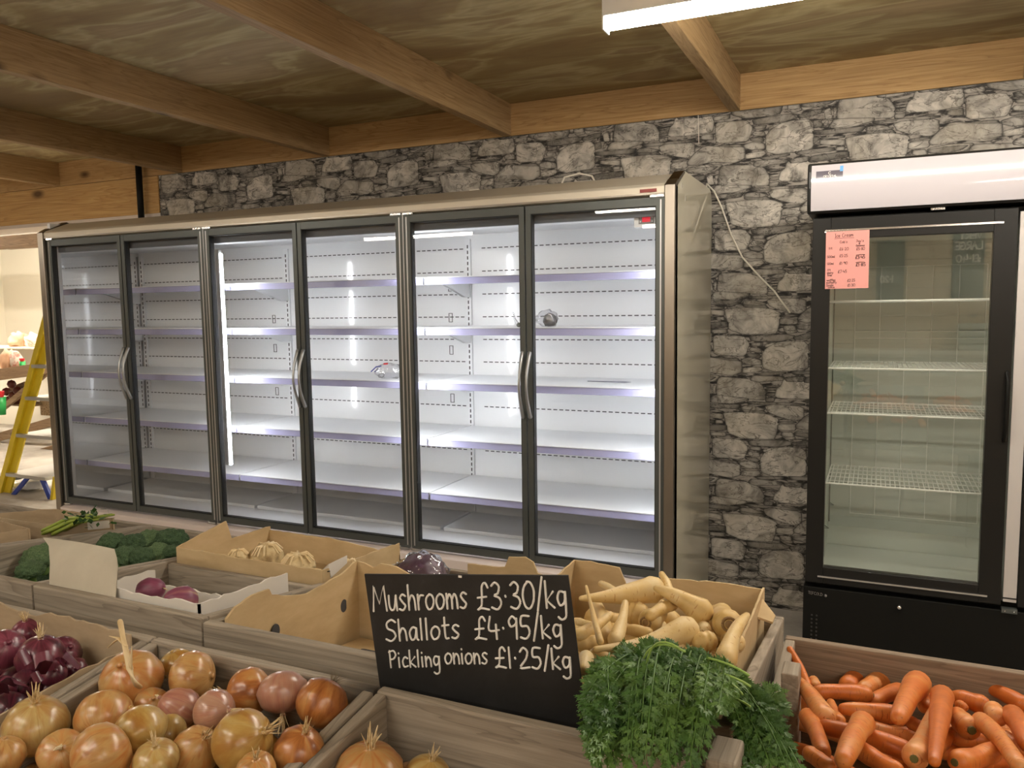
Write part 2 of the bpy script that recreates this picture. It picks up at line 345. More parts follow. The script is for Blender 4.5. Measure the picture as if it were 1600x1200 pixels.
# ---- stone-print wallpaper wall
def SU(px, py): p = aty(px, py, WY); return (p.x, p.z)
def c1(l): return [SU(1100+x/4.706, 100+y/4.706) for x, y in l]
def c2(l): return [SU(1100+x/4.617, 230+y/4.617) for x, y in l]
def c4(l): return [SU(1300+x/5.333, 100+y/5.333) for x, y in l]
stones = [c2(l) for l in [
 [(122,160),(150,140),(380,135),(430,160),(465,215),(460,270),(300,276),(190,290),(135,290),(110,255)],
 [(345,297),(745,270),(745,288),(370,320),(340,307)],
 [(470,325),(520,305),(745,298),(748,380),(690,405),(560,385),(490,360)],
 [(290,365),(320,343),(450,352),(480,380),(370,385),(300,378)],
 [(165,410),(250,398),(380,385),(490,390),(555,410),(560,440),(530,550),(480,560),(300,572),(200,545),(185,480)],
 [(562,450),(695,432),(695,470),(680,485),(560,490)],[(563,424),(690,412),(700,424),(563,440)],
 [(590,505),(670,497),(690,545),(620,560),(590,535)],[(680,505),(760,500),(785,530),(695,548)],
 [(345,592),(600,565),(665,572),(670,590),(560,620),(360,628)],[(668,590),(760,552),(780,590),(685,620)],
 [(80,620),(100,605),(290,600),(335,650),(310,720),(290,735),(85,740)],
 [(440,720),(470,680),(540,640),(620,625),(730,620),(765,650),(765,740),(760,800),(700,830),(600,825),(520,835),(445,815)],
 [(337,690),(352,675),(420,680),(432,705),(400,712),(345,705)],[(320,722),(400,717),(425,735),(412,752),(325,740)],
 [(350,642),(440,634),(430,662),(355,662)],[(450,652),(540,625),(500,652),(455,670)],
 [(78,765),(250,760),(268,782),(200,808),(78,795)],[(277,768),(340,750),(420,765),(430,800),(340,805),(282,787)],
 [(287,832),(420,814),(436,835),(400,858),(288,865)],
 [(392,866),(470,852),(600,843),(598,860),(430,882)],[(347,902),(370,882),(570,880),(596,905),(400,928),(352,920)],
 [(452,952),(580,945),(575,955),(460,964)],[(455,972),(570,964),(560,976),(460,983)],[(457,990),(550,984),(535,996),(470,998)],
 [(465,1008),(530,1002),(543,1015),(500,1030),(452,1025)],[(457,1042),(530,1037),(518,1068),(457,1070)],
 ]]+[c4(l) for l in [
 [(700,240),(760,205),(900,200),(1060,200),(1090,240),(1085,320),(1060,350),(870,380),(655,398),(622,385),(640,322),(680,290)],
 [(822,640),(900,560),(1000,495),(1250,503),(1400,500),(1405,560),(1400,600),(1300,640),(1060,633),(900,668),(830,663)],
 [(965,395),(1000,380),(1090,372),(1095,425),(1000,430),(960,420)],
 [(805,705),(1000,668),(1180,662),(1120,720),(960,745),(812,743)],
 ]]+[c1(l) for l in [
 [(882,342),(930,325),(945,398),(892,403)],[(952,327),(976,322),(968,398),(952,396)],[(692,377),(790,342),(870,332),(862,363),(760,393),(697,398)],
 [(717,293),(850,268),(978,257),(930,290),(820,318),(722,313)],[(617,302),(700,292),(712,325),(640,338),(614,325)],
 [(802,420),(862,407),(870,458),(807,472)],[(880,438),(905,410),(918,422),(905,452),(882,456)],
 [(922,460),(962,407),(1243,397),(1245,418),(1100,460),(930,470)],[(807,492),(1060,472),(1188,457),(1150,498),(820,523)],
 [(852,542),(1033,527),(1030,543),(860,552)],[(855,562),(1038,555),(1033,598),(852,590)],
 [(672,643),(948,612),(958,640),(700,668),(682,662)],[(972,612),(1033,607),(1036,633),(967,638)],
 [(773,718),(792,677),(1058,643),(1058,688),(800,723)],[(628,715),(680,692),(773,677),(763,718),(642,730)],
 [(922,720),(1058,702),(1058,735),(927,748)],[(802,542),(843,537),(838,565),(802,588)],
 [(1200,465),(1290,450),(1400,470),(1330,492),(1190,490)],
 ]]
def clip(poly, f, val, lo):
    out = []; n = len(poly)
    ins = (lambda p: p[f] >= val) if lo else (lambda p: p[f] <= val)
    for i in range(n):
        a, b = poly[i], poly[(i+1) % n]
        if ins(a): out.append(a)
        if ins(a) != ins(b):
            tt = (val-a[f])/(b[f]-a[f]); out.append((a[0]+(b[0]-a[0])*tt, a[1]+(b[1]-a[1])*tt))
    return out
TW, TH = .5305, .5145
x0w, x1w, z0w, z1w = .087, XR, 0.0, ZB
wm = MB(); wm.add([(x0w, WY, 0), (x1w, WY, 0), (x1w, WY, ZB), (x0w, WY, ZB), (x0w, WY+.12, 0), (x1w, WY+.12, 0), (x1w, WY+.12, ZB), (x0w, WY+.12, ZB)],
                  [(0, 1, 2, 3), (4, 7, 6, 5), (0, 4, 5, 1), (3, 2, 6, 7), (0, 3, 7, 4), (1, 5, 6, 2)])
cols = [(0, .5, 0)]*8; nbase = 6
def chaikin(p, k=1):
    for _ in range(k):
        q = []
        for i in range(len(p)):
            a, b = p[i], p[(i+1) % len(p)]
            q += [(a[0]*.87+b[0]*.13, a[1]*.87+b[1]*.13), (a[0]*.13+b[0]*.87, a[1]*.13+b[1]*.87)]
        p = q
    return p
for si, st in enumerate(stones):
    cx0 = sum(p[0] for p in st)/len(st); cz0 = sum(p[1] for p in st)/len(st)
    for i in range(-9, 8):
        for j in range(-7, 7):
            dx = i*TW; dz = i*TH*.5*1.0 + j*TH
            if not (x0w-.3 < cx0+dx < x1w+.2 and -.2 < cz0+dz < ZB+.2): continue
            p = [(a+dx, b2+dz) for a, b2 in st]; p = chaikin([(cx0+dx+(a-cx0-dx)*1.075, cz0+dz+(b2-cz0-dz)*1.13) for a, b2 in p])
            for f, val, lo in ((0, x0w, True), (0, x1w, False), (1, 0.0, True), (1, ZB, False)):
                if p: p = clip(p, f, val, lo)
            if len(p) < 3: continue
            cx = sum(a for a, _ in p)/len(p); cz = sum(b2 for _, b2 in p)/len(p); n = len(p)
            size = max(max(a for a, _ in p)-min(a for a, _ in p), .02); hgt = max(b2 for _, b2 in p)-min(b2 for _, b2 in p)
            inset = .0035
            k1 = max(.5, 1-inset/(.5*min(size, hgt)+1e-4)); k2 = max(.3, 1-2.6*inset/(.5*min(size, hgt)+1e-4))
            sh = .35+.5*((si*37 % 11)/11) if hgt < .045 else .72+.25*((si*29 % 7)/7)
            vs = []; 
            oy = .0004+si*.00006
            for kk in (1.0, k1, k2):
                vs += [(cx+(a-cx)*kk, WY-oy, cz+(b2-cz)*kk) for a, b2 in p]
            vs.append((cx, WY-oy, cz))
            fs = [(r*n+q, r*n+(q+1) % n, (r+1)*n+(q+1) % n, (r+1)*n+q) for r in (0, 1) for q in range(n)]
            fs += [(2*n+q, 2*n+(q+1) % n, 3*n) for q in range(n)]
            wm.add(vs, fs); cols += [(.07, sh, 1)]*n+[(.80, sh, 1)]*n+[(1, sh, 1)]*(n+1)
STONE = mat('stone_print_wallpaper', (.4, .38, .34), .75); t = NT(STONE)
at = t.n('ShaderNodeAttribute', attribute_name='stone'); sp = t.n('ShaderNodeSeparateColor'); t.l(at.outputs['Color'], sp.inputs[0])
v = t.coord('Object')
na = t.noise(v, 11, 7, .68, .8); nb = t.noise(t.coord('Object', (7, 1, 22)), 2.2, 5, .65, .5); nc = t.noise(v, 3.5, 2)
body = t.ramp(na, [(.32, (.17, .155, .14)), (.44, (.42, .39, .345)), (.56, (.64, .595, .53)), (.70, (.80, .75, .67))])
# thin dark cracks over the big stones
cr = t.math('ABSOLUTE', t.math('SUBTRACT', t.noise(t.coord('Object', (3.2, 1, 7)), 2.4, 4, .6, .9), .5))
body = t.mix(t.ramp(cr, [(.0, (.85, .85, .85)), (.022, (0, 0, 0))]), body, (.10, .09, .08))
body = t.mix(t.math('MULTIPLY', t.ramp(nc, [(.45, (0, 0, 0)), (.65, (1, 1, 1))]), .28), body, (.46, .39, .27))
shd = t.n('ShaderNodeCombineXYZ'); 
for i in range(3): t.l(sp.outputs[1], shd.inputs[i])
body = t.mix(1.0, body, shd.outputs[0], 'MULTIPLY')
edge = t.n('ShaderNodeCombineXYZ')
for i in range(3): t.l(sp.outputs[0], edge.inputs[i])
body = t.mix(1.0, body, edge.outputs[0], 'MULTIPLY')
slate = t.ramp(nb, [(.38, (.015, .013, .012)), (.47, (.06, .054, .048)), (.54, (.28, .255, .225)), (.7, (.40, .365, .32))])
t.base(t.mix(sp.outputs[2], slate, body))
wall = struct('wall_back', wm, STONE, loc=(0, 0, 0))
ca = wall.data.color_attributes.new('stone', 'FLOAT_COLOR', 'POINT')
ca.data.foreach_set('color', np.array([(a, b2, c_, 1) for a, b2, c_ in cols], dtype=np.float32).ravel())
# next room on the left, seen through the opening
NY = 5.6
struct('wall_far', box(XL, 1.6, NY, NY+.1, 0, 3.2), CREAM)
struct('wall_far_right', box(1.5, 1.6, WY+.12, NY, 0, 3.2), CREAM)
struct('ceiling_far', box(XL, 1.6, WY+.3, NY, 2.62, 2.66), mat('white_ceiling', (.75, .73, .72), .9))
# ---- timber
o = box(-8.9, XR, WY-.012, WY+.04, ZB, ZT).build('ledger_board', PINE_X, bevel=.002)
tag(o, 'pine ledger board along the top of the stone-print wall', 'beam')
o = box(-8.9, .087, WY-.012, WY+.24, 2.18, ZB-.003).build('lintel_beam', LINTEL, bevel=.003)
tag(o, 'wide orange pine beam spanning the opening to the next room', 'beam')
struct('trim_1', box(-8.9, .087, WY+.0, WY+.26, 2.155, 2.18), SOFFIT)
o = MB(); 
for i in range(12):
    a = -8.9+i*.8; o.box(a, a+.8, 2.9+random.uniform(-.01, .01), 3.06, 2.27+random.uniform(-.012, .012), 2.42)
o = o.build('rustic_beam', RUSTIC, bevel=.02); tag(o, 'rough brown timber across the head of the white room at left', 'beam')
JL = {0: 'short pine joist nearest the left edge, above the wide orange beam', 1: 'pine joist ending above the black pipe',
      2: 'pine joist third from the left, crossing the dark bay', 3: 'long pine joist running from top centre to above the fridge middle',
      4: 'pine joist passing above the lit batten lamp'}
for k in range(-6, 6):
    xr = -.883+1.2*k
    if k in (-6, -5, -4, -3, -2): 
        if xr < XL: continue
    o = box(xr-.052, xr, YB, WY-.012, ZB, ZT).build('ceiling_joist', PINE_Y, bevel=.003)
    tag(o, JL.get(k, 'pine ceiling joist outside the picture, parallel to the others'), 'beam', None if k in JL else 'joists beyond the frame')
# ---- black pipe
o = MB().tube([(-.03, WY-.06, 2.064), (-.03, WY-.06, ZB+.1)], .021, 16, cap='flat').build('black_pipe', BLACKM, smooth=True)
tag(o, 'upright black pipe between the orange beam and the fridge top', 'pipe')
# ---- batten lamps
def batten(x0, y, L, label, tube, z=ZB, group=None):
    r = thing('batten_light', label, 'lamp', (x0+L/2, y, z-.11), group)
    box(x0, x0+L, y-.03, y+.03, z-.06, z).build('housing', WHITEP, r, bevel=.003)
    mb = MB()
    n = 10; prof = [(y+.026*math.cos(a), z-.06-.035*math.sin(a)) for a in [math.pi*i/n for i in range(n+1)]]
    mb.prism([(x0+.006, a, b2) for a, b2 in prof], (L-.012, 0, 0)); mb.build('diffuser', tube, r)
    for xe in (x0, x0+L-.006):
        box(xe, xe+.006, y-.03, y+.03, z-.098, z-.058).build('end_cap', WHITEP, r, bevel=.002)
    return r
p = atz(955, 45, ZB-.09); batten(p.x-.02, p.y, 1.5, 'lit white batten lamp under the joists at top right', TUBE2)
batten(p.x+1.65, p.y, 1.5, 'added batten lamp out of view at right, brightening the stone-print wall', TUBE2)  # extra unseen lamp, added to brighten the stone-print wall
GL = 'battens behind the viewer'
for (x, y) in ((-1.2, -2.6), (-4.6, -2.6), (2.2, -3.7), (5.3, -3.7), (-1.2, -5.0), (2.2, -5.3), (5.3, -5.3)):
    batten(x, y, 1.5, 'white batten lamp outside the picture', TUBE, group=GL)
for (x, y) in ((-3.2, 2.2), (-3.2, 4.2), (-6.4, 3.2), (-1.0, 3.4), (-7.5, 1.8)):
    batten(x, y, 1.5, 'white batten lamp in the next room', FARTUBE, z=2.62, group='battens of the next room')

# ================================================================ DISPLAY FRIDGE
D = .625; ZD0, ZD1 = .350, 1.9465
fr = thing('display_fridge', 'long white-lit wall fridge with six glass doors and empty shelves', 'fridge', (1.9, .33, 0))
box(-.02, 3.76, .665, .745, .12, 2.05).build('back_panel', BACKW, fr)
mb = MB()
for i in range(10):
    zz = 1.829-.1235*i; x = .03
    while x < 3.72:
        if min(abs(x-1.25), abs(x-2.5)) > .05: mb.box(x, x+.022, .6635, .666, zz-.0026, zz+.0026)
        x += .034
mb.build('perforation_slots', SLOT, fr)
for xu in (.02, 1.25, 2.5, 3.73):
    u = box(xu-.016, xu+.016, .652, .6645, .37, 1.88).build('slotted_upright', WHITE, fr)
    mb = MB(); z = .42
    while z < 1.86: mb.box(xu-.003, xu+.003, .650, .6525, z, z+.018); z += .030
    mb.build('slots', SLOT, u)
for xb in (1.13, 2.38):
    mb = MB()
    for zz in (1.60, 1.43, 1.25, .98, .79):
        a, b2, h = xb-.012, xb+.012, .05
        for q in ((a, a+.003, zz, zz+h), (b2-.003, b2, zz, zz+h), (a, b2, zz, zz+.003), (a, b2, zz+h-.003, zz+h)):
            mb.box(q[0], q[1], .663, .666, q[2], q[3])
    mb.build('clip_outlines', SLOT, fr)
box(-.02, 3.76, .05, .665, .335, .352).build('bottom_deck', DECK, fr)
for xb in (0, 1.25, 2.5):
    box(xb+.01, xb+1.24, .30, .64, .352, .372).build('deck_tray', DECK, fr, bevel=.004)
box(-.02, 3.76, .05, .665, 1.905, 1.925).build('inner_ceiling', WHITE, fr)
box(0, 3.745, .045, .07, 1.875, 1.945).build('inner_header', HDR, fr)
mb = MB(); mb.prism([(0, .07, 1.905), (0, .20, 1.905), (0, .22, 1.885), (0, .11, 1.872), (0, .07, 1.875)], (3.745, 0, 0)); mb.build('air_duct', WHITE, fr)
box(-.035, -.012, .04, .74, .1, 2.05).build('left_side_wall', WHITE, fr)
box(-.012, -.008, .06, .66, .352, 1.905).build('left_mirror_panel', MIRRW, fr)
box(3.74, 3.758, .05, .66, .352, 1.905).build('right_side_wall', WHITE, fr)
# shelves: five levels in three bays
for lv, zz in enumerate((1.640, 1.392, 1.122, .838, .560)):
    for b_ in range(3):
        xa, xb = b_*1.25+.004, (b_+1)*1.25-.004
        if b_ == 2: xb = 3.737
        if b_ == 0: xa = -.004
        sh = box(xa, xb, .19, .648, zz+.004, zz+.020).build('shelf', WHITE, fr, bevel=.002)
        rl = MB(); rl.prism([(xa+.002, .189, zz+.017), (xa+.002, .183, zz+.016), (xa+.002, .179, zz-.014), (xa+.002, .186, zz-.016)], (xb-xa-.004, 0, 0))
        rl.build('price_rail', LILAC, sh)
        lip = box(xa+.002, xb-.002, .1795, .191, zz+.018, zz+.0215).build('front_lip', WHITE, sh)
        mb = MB()
        for xx in (xa+.006, xb-.010):
            mb.prism([(xx, .648, zz+.004), (xx, .30, zz+.004), (xx, .40, zz-.016), (xx, .60, zz-.075), (xx, .648, zz-.075)], (.004, 0, 0))
        mb.build('shelf_bracket', WHITE, sh)
# LED strips on the mullions
for xx in (1.285, 2.470, 3.715):
    h = box(xx-.014, xx+.010, .060, .082, .66, 1.84).build('led_holder', ALU, fr)
    z0, z1 = (.66, 1.82)
    box(xx-.003, xx+.013, .069, .085, z0, z1).build('led_strip', LEDM, h)
for xx in (0.02, 1.25, 2.5, 3.725):
    box(xx-.022, xx+.022, .037, .06, .352, 1.94).build('mullion', ALU, fr, bevel=.003)
# canopy, kick panel, posts, end panels
mb = MB(); mb.prism([(0, .0, 1.952), (0, -.012, 1.956), (0, -.014, 1.988), (0, .0, 2.000), (0, .144, 2.056), (0, .70, 2.060), (0, .70, 1.93), (0, .045, 1.945)], (3.747, 0, 0))
cn = mb.build('canopy', CHAMP, fr, bevel=.003)
o = box(-.0005, 3.7465, -.0155, -.0125, 1.9555, 1.962).build('canopy_trim', STEEL, cn)
p0 = aty(1000, 299, -.014); p1 = aty(1026, 296, -.014)
box(p0.x, p1.x, -.0175, -.0135, p0.z-.006, p0.z+.007).build('badge', REDLED, cn)['label'] = 'small dark red badge on the canopy'
mb = MB(); mb.prism([(0, .01, .335), (0, -.03, .325), (0, -.03, .16), (0, .01, .13), (0, .10, .13), (0, .10, .335)], (3.747, 0, 0)); mb.build('kick_panel', KICK, fr, bevel=.003)
box(.0, 3.74, .08, .72, .0, .14).build('plinth', BLACKM, fr)
for xa, xb, nm in ((-.046, -.002, 'left'), (3.749, 3.790, 'right')):
    mb = MB(); mb.prism([(xa, -.022, .05), (xa, -.022, 1.990), (xa, .03, 2.02), (xa, .05, .05)], (xb-xa, 0, 0))
    pz = mb.build('front_post', STEEL, fr, bevel=.002)
    mb = MB(); mb.prism([(xa-.001, -.0225, 1.990), (xa-.001, .144, 2.066), (xa-.001, .16, 2.06), (xa-.001, .0, 1.98)], (xb-xa+.002, 0, 0))
    mb.build('bevel_cap', DKSTEEL, pz)
mb = MB(); prof = [(.0, .04), (.0, 1.995), (.144, 2.064), (.16, 2.066), (.70, 2.062), (.735, 2.05), (.76, 2.0), (.76, .04)]
mb.prism([(3.770, a, b2) for a, b2 in prof], (.020, 0, 0)); ep = mb.build('end_panel', SIDEP, fr); ep['label'] = 'glossy beige end panel'
for yy, zz in ((.10, 2.0), (.17, 1.955)): box(3.789, 3.792, yy, yy+.005, zz-.01, zz+.01).build('screw', CHROME, ep)
mb = MB(); mb.prism([(-.030, a, b2) for a, b2 in prof], (-.012, 0, 0)); mb.build('end_panel', CHAMP, fr)
# controller
p = aty(1010, 343, .062)
ct = box(p.x-.055, p.x+.052, .066, .098, p.z-.03, p.z+.028).build('controller_box', WHITE, fr, bevel=.002)
o = box(p.x-.034, p.x+.030, .063, .067, p.z-.017, p.z+.017).build('controller_face', GREYPL, ct)
box(p.x-.018, p.x+.016, .0615, .064, p.z-.010, p.z+.011).build('red_display', GLOW, ct)
mb = MB()
for dx in (-.026, .024):
    for dz in (-.008, .008): mb.box(p.x+dx-.002, p.x+dx+.002, .0615, .064, p.z+dz-.002, p.z+dz+.002)
mb.build('buttons', WHITE, ct)
# doors
for k in range(6):
    xa, xb = k*D+.0035, (k+1)*D-.0035; left_h = k % 2 == 0       # hinge side at module boundary
    if k == 5: xb = 3.744
    d = MB(); st = .030; hst = .036
    wl, wr = (hst, st*.8) if left_h else (st*.8, hst)
    d.box(xa, xa+wl, 0, .032, ZD0, ZD1); d.box(xb-wr, xb, 0, .032, ZD0, ZD1)
    d.box(xa+wl, xb-wr, 0.001, .031, ZD0, ZD0+.034); d.box(xa+wl, xb-wr, 0.001, .031, ZD1-.034, ZD1)
    df = d.build('door', FRAME, fr)
    g = MB(); e = .004
    for q in ((xa+wl, xa+wl+e, ZD0+.034, ZD1-.034), (xb-wr-e, xb-wr, ZD0+.034, ZD1-.034)): g.box(q[0], q[1], .004, .034, q[2], q[3])
    for zq in (ZD0+.034, ZD1-.038): g.box(xa+wl+e, xb-wr-e, .004, .034, zq, zq+e)
    g.build('seal', SEAL, df)
    s2 = MB(); xs = xa+wl*.45 if left_h else xb-wr*.45
    s2.box(xs-.003, xs+.003, -.0015, .001, ZD0+.01, ZD1-.01); s2.build('edge_trim', ALU, df)
    box(xa+wl+.001, xb-wr-.001, .012, .016, ZD0+.035, ZD1-.035).build('glass_pane', GLASS, df)
    # bow handle next to the meeting stile
    hx = xb-.014 if left_h else xa+.014; sg = -1 if left_h else 1
    pts = []; rr = []
    for i in range(15):
        a = i/14; zz = 1.02+.285*a; bow = math.sin(math.pi*a)
        pts.append((hx+sg*(.004-.034*0), -.006-.042*bow, zz)); rr.append(.0065+.0035*abs(2*a-1)**2)
    pts = [(hx+sg*(.010-.040*0)*0+sg*.016*math.sin(math.pi*i/14)*-1*-1*0, p_[1], p_[2]) for i, p_ in enumerate(pts)]
    hm = MB().tube(pts, rr, 10, 1.0)
    hm.build('handle', HANDLE, df, smooth=True)
    hxx = xa+.03 if left_h else xb-.03
    box(hxx-.028, hxx+.028, -.010, .006, ZD1+.0, ZD1+.008).build('hinge', CHROME, df); box(hxx-.028, hxx+.028, -.010, .010, ZD0-.012, ZD0-.001).build('hinge', CHROME, df)
for xs in (1.25, 2.5):
    box(xs-.002, xs+.002, .0, .03, ZD0, ZD1).build('seam_strip', ALU, fr)
# things lying inside it
def crumple(c, r, n=2, seed=0, sq=(1, 1, 1), amp=.35, fr_=18):
    bm = bmesh.new(); bmesh.ops.create_icosphere(bm, subdivisions=3, radius=1)
    mb = MB(); c = Vector(c)
    vs = [c+Vector((v.co.x*sq[0], v.co.y*sq[1], v.co.z*sq[2]))*r*(1+amp*noise.noise(v.co*2.3+Vector((seed, 0, 0)))) for v in bm.verts]
    vs = [Vector(v) for v in vs]; zmin = c.z-r*sq[2]*.8
    for v in vs: v.z = max(v.z, zmin)
    mb.add(vs, [[v.index for v in f.verts] for f in bm.faces]); bm.free(); return mb
SHF = lambda z: z+.0215
p = aty(604, 586, .30); b0 = Vector((p.x, .32, SHF(1.122)))
t0 = thing('plastic_bag', 'crumpled clear plastic bag with red and blue print on the middle shelf', 'bag', b0)
crumple(b0+Vector((0, 0, .034)), .045, seed=3, sq=(1.7, 1.1, 1)).build('film', FILM, t0, smooth=True)
MB().tube([b0+Vector((-.09, -.03, .035)), b0+Vector((-.05, -.04, .062)), b0+Vector((-.02, -.04, .066))], .003, 6).build('blue_seam', BLUEP, t0)
MB().tube([b0+Vector((0, -.04, .078)), b0+Vector((.02, -.04, .08))], .005, 6).build('red_seam', REDC, t0)
ring = [b0+Vector((-.01+.018*math.cos(a), -.055, .018+.010*math.sin(a)+.003*math.cos(a))) for a in [2*math.pi*i/16 for i in range(17)]]
MB().tube(ring, .0022, 6, cap='flat').build('grey_ring', GREYPL, t0)
p = aty(800, 512, .30); b0 = Vector((p.x, .34, SHF(1.392)))
t0 = thing('plastic_bag', 'small wispy clear bag standing on the shelf left of the bag with dark contents', 'bag', b0)
mb = MB()
for i in range(4):
    a = random.uniform(-.02, .02)
    mb.tube([b0+Vector((.02+a, 0, .003)), b0+Vector((-.005+a*.5, .0, .04)), b0+Vector((-.015-a, 0, .085+a))], [.008, .006, .002], 6, .3)
mb.build('film', FILM, t0, smooth=True)
crumple(b0+Vector((.02, 0, .008)), .012, seed=5).build('dark_crumbs', mat('grey_green_crumbs', (.10, .11, .09), .8), t0)
p = aty(857, 511, .30); b0 = Vector((p.x, .32, SHF(1.392)))
t0 = thing('plastic_bag', 'clear bag of dark contents on the second shelf of the right-hand bay', 'bag', b0)
crumple(b0+Vector((.0, 0, .030)), .034, seed=9, sq=(1, .8, 1), amp=.2).build('contents', mat('dark_contents', (.05, .05, .05), .7), t0, smooth=True)
crumple(b0+Vector((-.015, 0, .036)), .044, seed=11, sq=(1.2, 1, 1.0)).build('film', FILM, t0, smooth=True)
a_, b_ = aty(914, 599, .36), aty(982, 601, .36)
z_ = SHF(1.122)+.004
o = MB().tube([(a_.x, .40, z_), (b_.x-.03, .40, z_), (b_.x, .40, z_+.001)], [.002, .0035, .001], 8).build('thin_rod', mat('grey_rod', (.22, .22, .26), .4, .4))
tag(o, 'thin grey rod lying on the middle shelf of the right-hand bay', 'rod')

# ================================================================ BLACK UPRIGHT COOLER
FY = -.024; X0, X1 = 4.310, 4.967
ck = thing('upright_cooler', 'black double-door upright cooler with a white canopy beside the stone-print wall', 'fridge', (5.0, .33, 0))
XE = 5.70
def cb(nm, m, *a, bevel=0, parent=None): return box(*a).build(nm, m, parent or ck, bevel=bevel)
cb('base_panel', BLACKM, X0-.006, XE, FY+.004, .70, .03, .408, bevel=.003)
mb = MB()
for i in range(13):
    for dx in (.024, .042): mb.box(X0+dx, X0+dx+.006, FY+.001, FY+.005, .10+i*.016, .106+i*.016)
mb.build('vent_holes', mat('vent_grey', (.035, .033, .03), .5), ck)
mb = MB()
mb.box(X0, X0+.022, .02, .70, .41, 1.83); mb.box(XE-.022, XE, .02, .70, .41, 1.83)
mb.box(X0+.02, XE-.02, .02, .70, .408, .43); mb.box(X0+.02, XE-.02, .02, .70, 1.79, 1.83); mb.box(X0+.02, XE-.02, .66, .70, .43, 1.79)
mb.build('body', BLACKM, ck)
mb = MB()
mb.box(X0+.022, X0+.055, .022, .655, .43, 1.79); mb.box(XE-.055, XE-.022, .022, .655, .43, 1.79)
mb.box(X0+.055, XE-.055, .022, .655, .43, .455); mb.box(X0+.055, XE-.055, .022, .655, 1.765, 1.79); mb.box(X0+.055, XE-.055, .62, .655, .455, 1.765)
mb.box(X0+.055, XE-.055, .44, .62, .455, .54)
mb.build('liner', COOLW, ck)
cb('centre_post', mat('pale_centre_post', (.48, .45, .43), .4), X1+.006, 5.015, FY+.004, .05, .30+.14, 1.81, bevel=.002)
cb('post_gap', SEAL, X1+.006, 5.015, FY+.003, FY+.006, .452, .457)
hb = cb('hinge_bracket', FRAME, X1+.003, 5.018, FY-.004, FY+.02, .402, .418)
for xx in (X1+.013, 5.008): MB().tube([(xx, FY-.006, .410), (xx, FY-.003, .410)], .003, 8).build('screw', CHROME, hb)
cp = None
mb = MB(); mb.prism([(X0-.02, FY-.022, 1.838), (X0-.02, FY-.030, 1.87), (X0-.02, FY-.034, 1.93), (X0-.02, FY-.028, 1.99), (X0-.02, FY-.018, 2.022), (X0-.02, .30, 2.03), (X0-.02, .40, 1.84)], (XE+.02-X0+.02, 0, 0))
cp = mb.build('canopy', BLACK, ck, bevel=.006)
mb = MB(); n = 8
pf = [(FY-.0225, 1.847), (FY-.0345, 1.93), (FY-.016, 2.013)]
for i in range(2):
    (ya, za), (yb, zb) = pf[i], pf[i+1]
    mb.add([(X0-.006, ya-.001, za), (XE+.006, ya-.001, za), (XE+.006, yb-.001, zb), (X0-.006, yb-.001, zb)], [(0, 1, 2, 3)])
fc = lambda z: FY-.0215-.0145*(1-((z-1.915)/.098)**2) - .0035*(1-abs(z-1.915)/.1)
zs = [1.847+.166*i/16 for i in range(17)]
pn = MB(); pn.add([(x, fc(z), z) for z in zs for x in (X0-.006, XE+.006)], [(2*i, 2*i+1, 2*i+3, 2*i+2) for i in range(16)])
pn = pn.build('canopy_face', CANOPY, cp, smooth=True)
# sticker: dark label and blue tab on the canopy face
def onface(x0, x1, z0, z1, off, m, nm):
    f = lambda z: fc(z)-off
    q = MB(); zz = [z0+(z1-z0)*i/6 for i in range(7)]
    q.add([(x, f(z), z) for z in zz for x in (x0, x1)]+[(x, f(z)+.0005, z) for z in zz for x in (x0, x1)], [(2*i, 2*i+1, 2*i+3, 2*i+2) for i in range(6)]+[(14+2*i, 14+2*i+2, 14+2*i+3, 14+2*i+1) for i in range(6)]); q.build(nm, m, pn)
onface(4.320, 4.411, 1.958, 1.990, .0009, mat('dark_sticker', (.10, .09, .11), .15), 'sticker')
onface(4.401, 4.412, 1.985, 2.005, .0016, mat('blue_tab', (.10, .30, .62), .3), 'blue_tab')
cb('canopy_latch', CHROME, 4.70, 4.745, FY-.012, FY+.004, 1.829, 1.836)
def cooler_door(xa, xb, full):
    m = MB(); z0, z1 = .428, 1.822
    ga, gb, gz0, gz1 = xa+.064, xb-.071, .492, 1.745
    m.box(xa, ga, FY, FY+.04, z0, z1); m.box(gb, xb, FY, FY+.04, z0, z1); m.box(ga, gb, FY, FY+.04, z0, gz0); m.box(ga, gb, FY, FY+.04, gz1, z1)
    d = m.build('door', BLACK, ck, bevel=.002)
    box(ga, gb, FY+.010, FY+.014, gz0, gz1).build('glass_pane', GLASS2, d)
    for zq in (1.772, .452): box(xa+.045, xb-.043, FY-.004, FY+.001, zq, zq+.0065).build('silver_trim', CHROME, d)
    MB().tube([(xb-.013, FY-.002, 1.02), (xb-.013, FY-.022, 1.06), (xb-.013, FY-.024, 1.14), (xb-.013, FY-.022, 1.22), (xb-.013, FY-.002, 1.26)], .007, 8).build('handle', BLACKM, d, smooth=True)
    return d
cooler_door(X0, X1, 1); cooler_door(5.018, 5.68, 0)
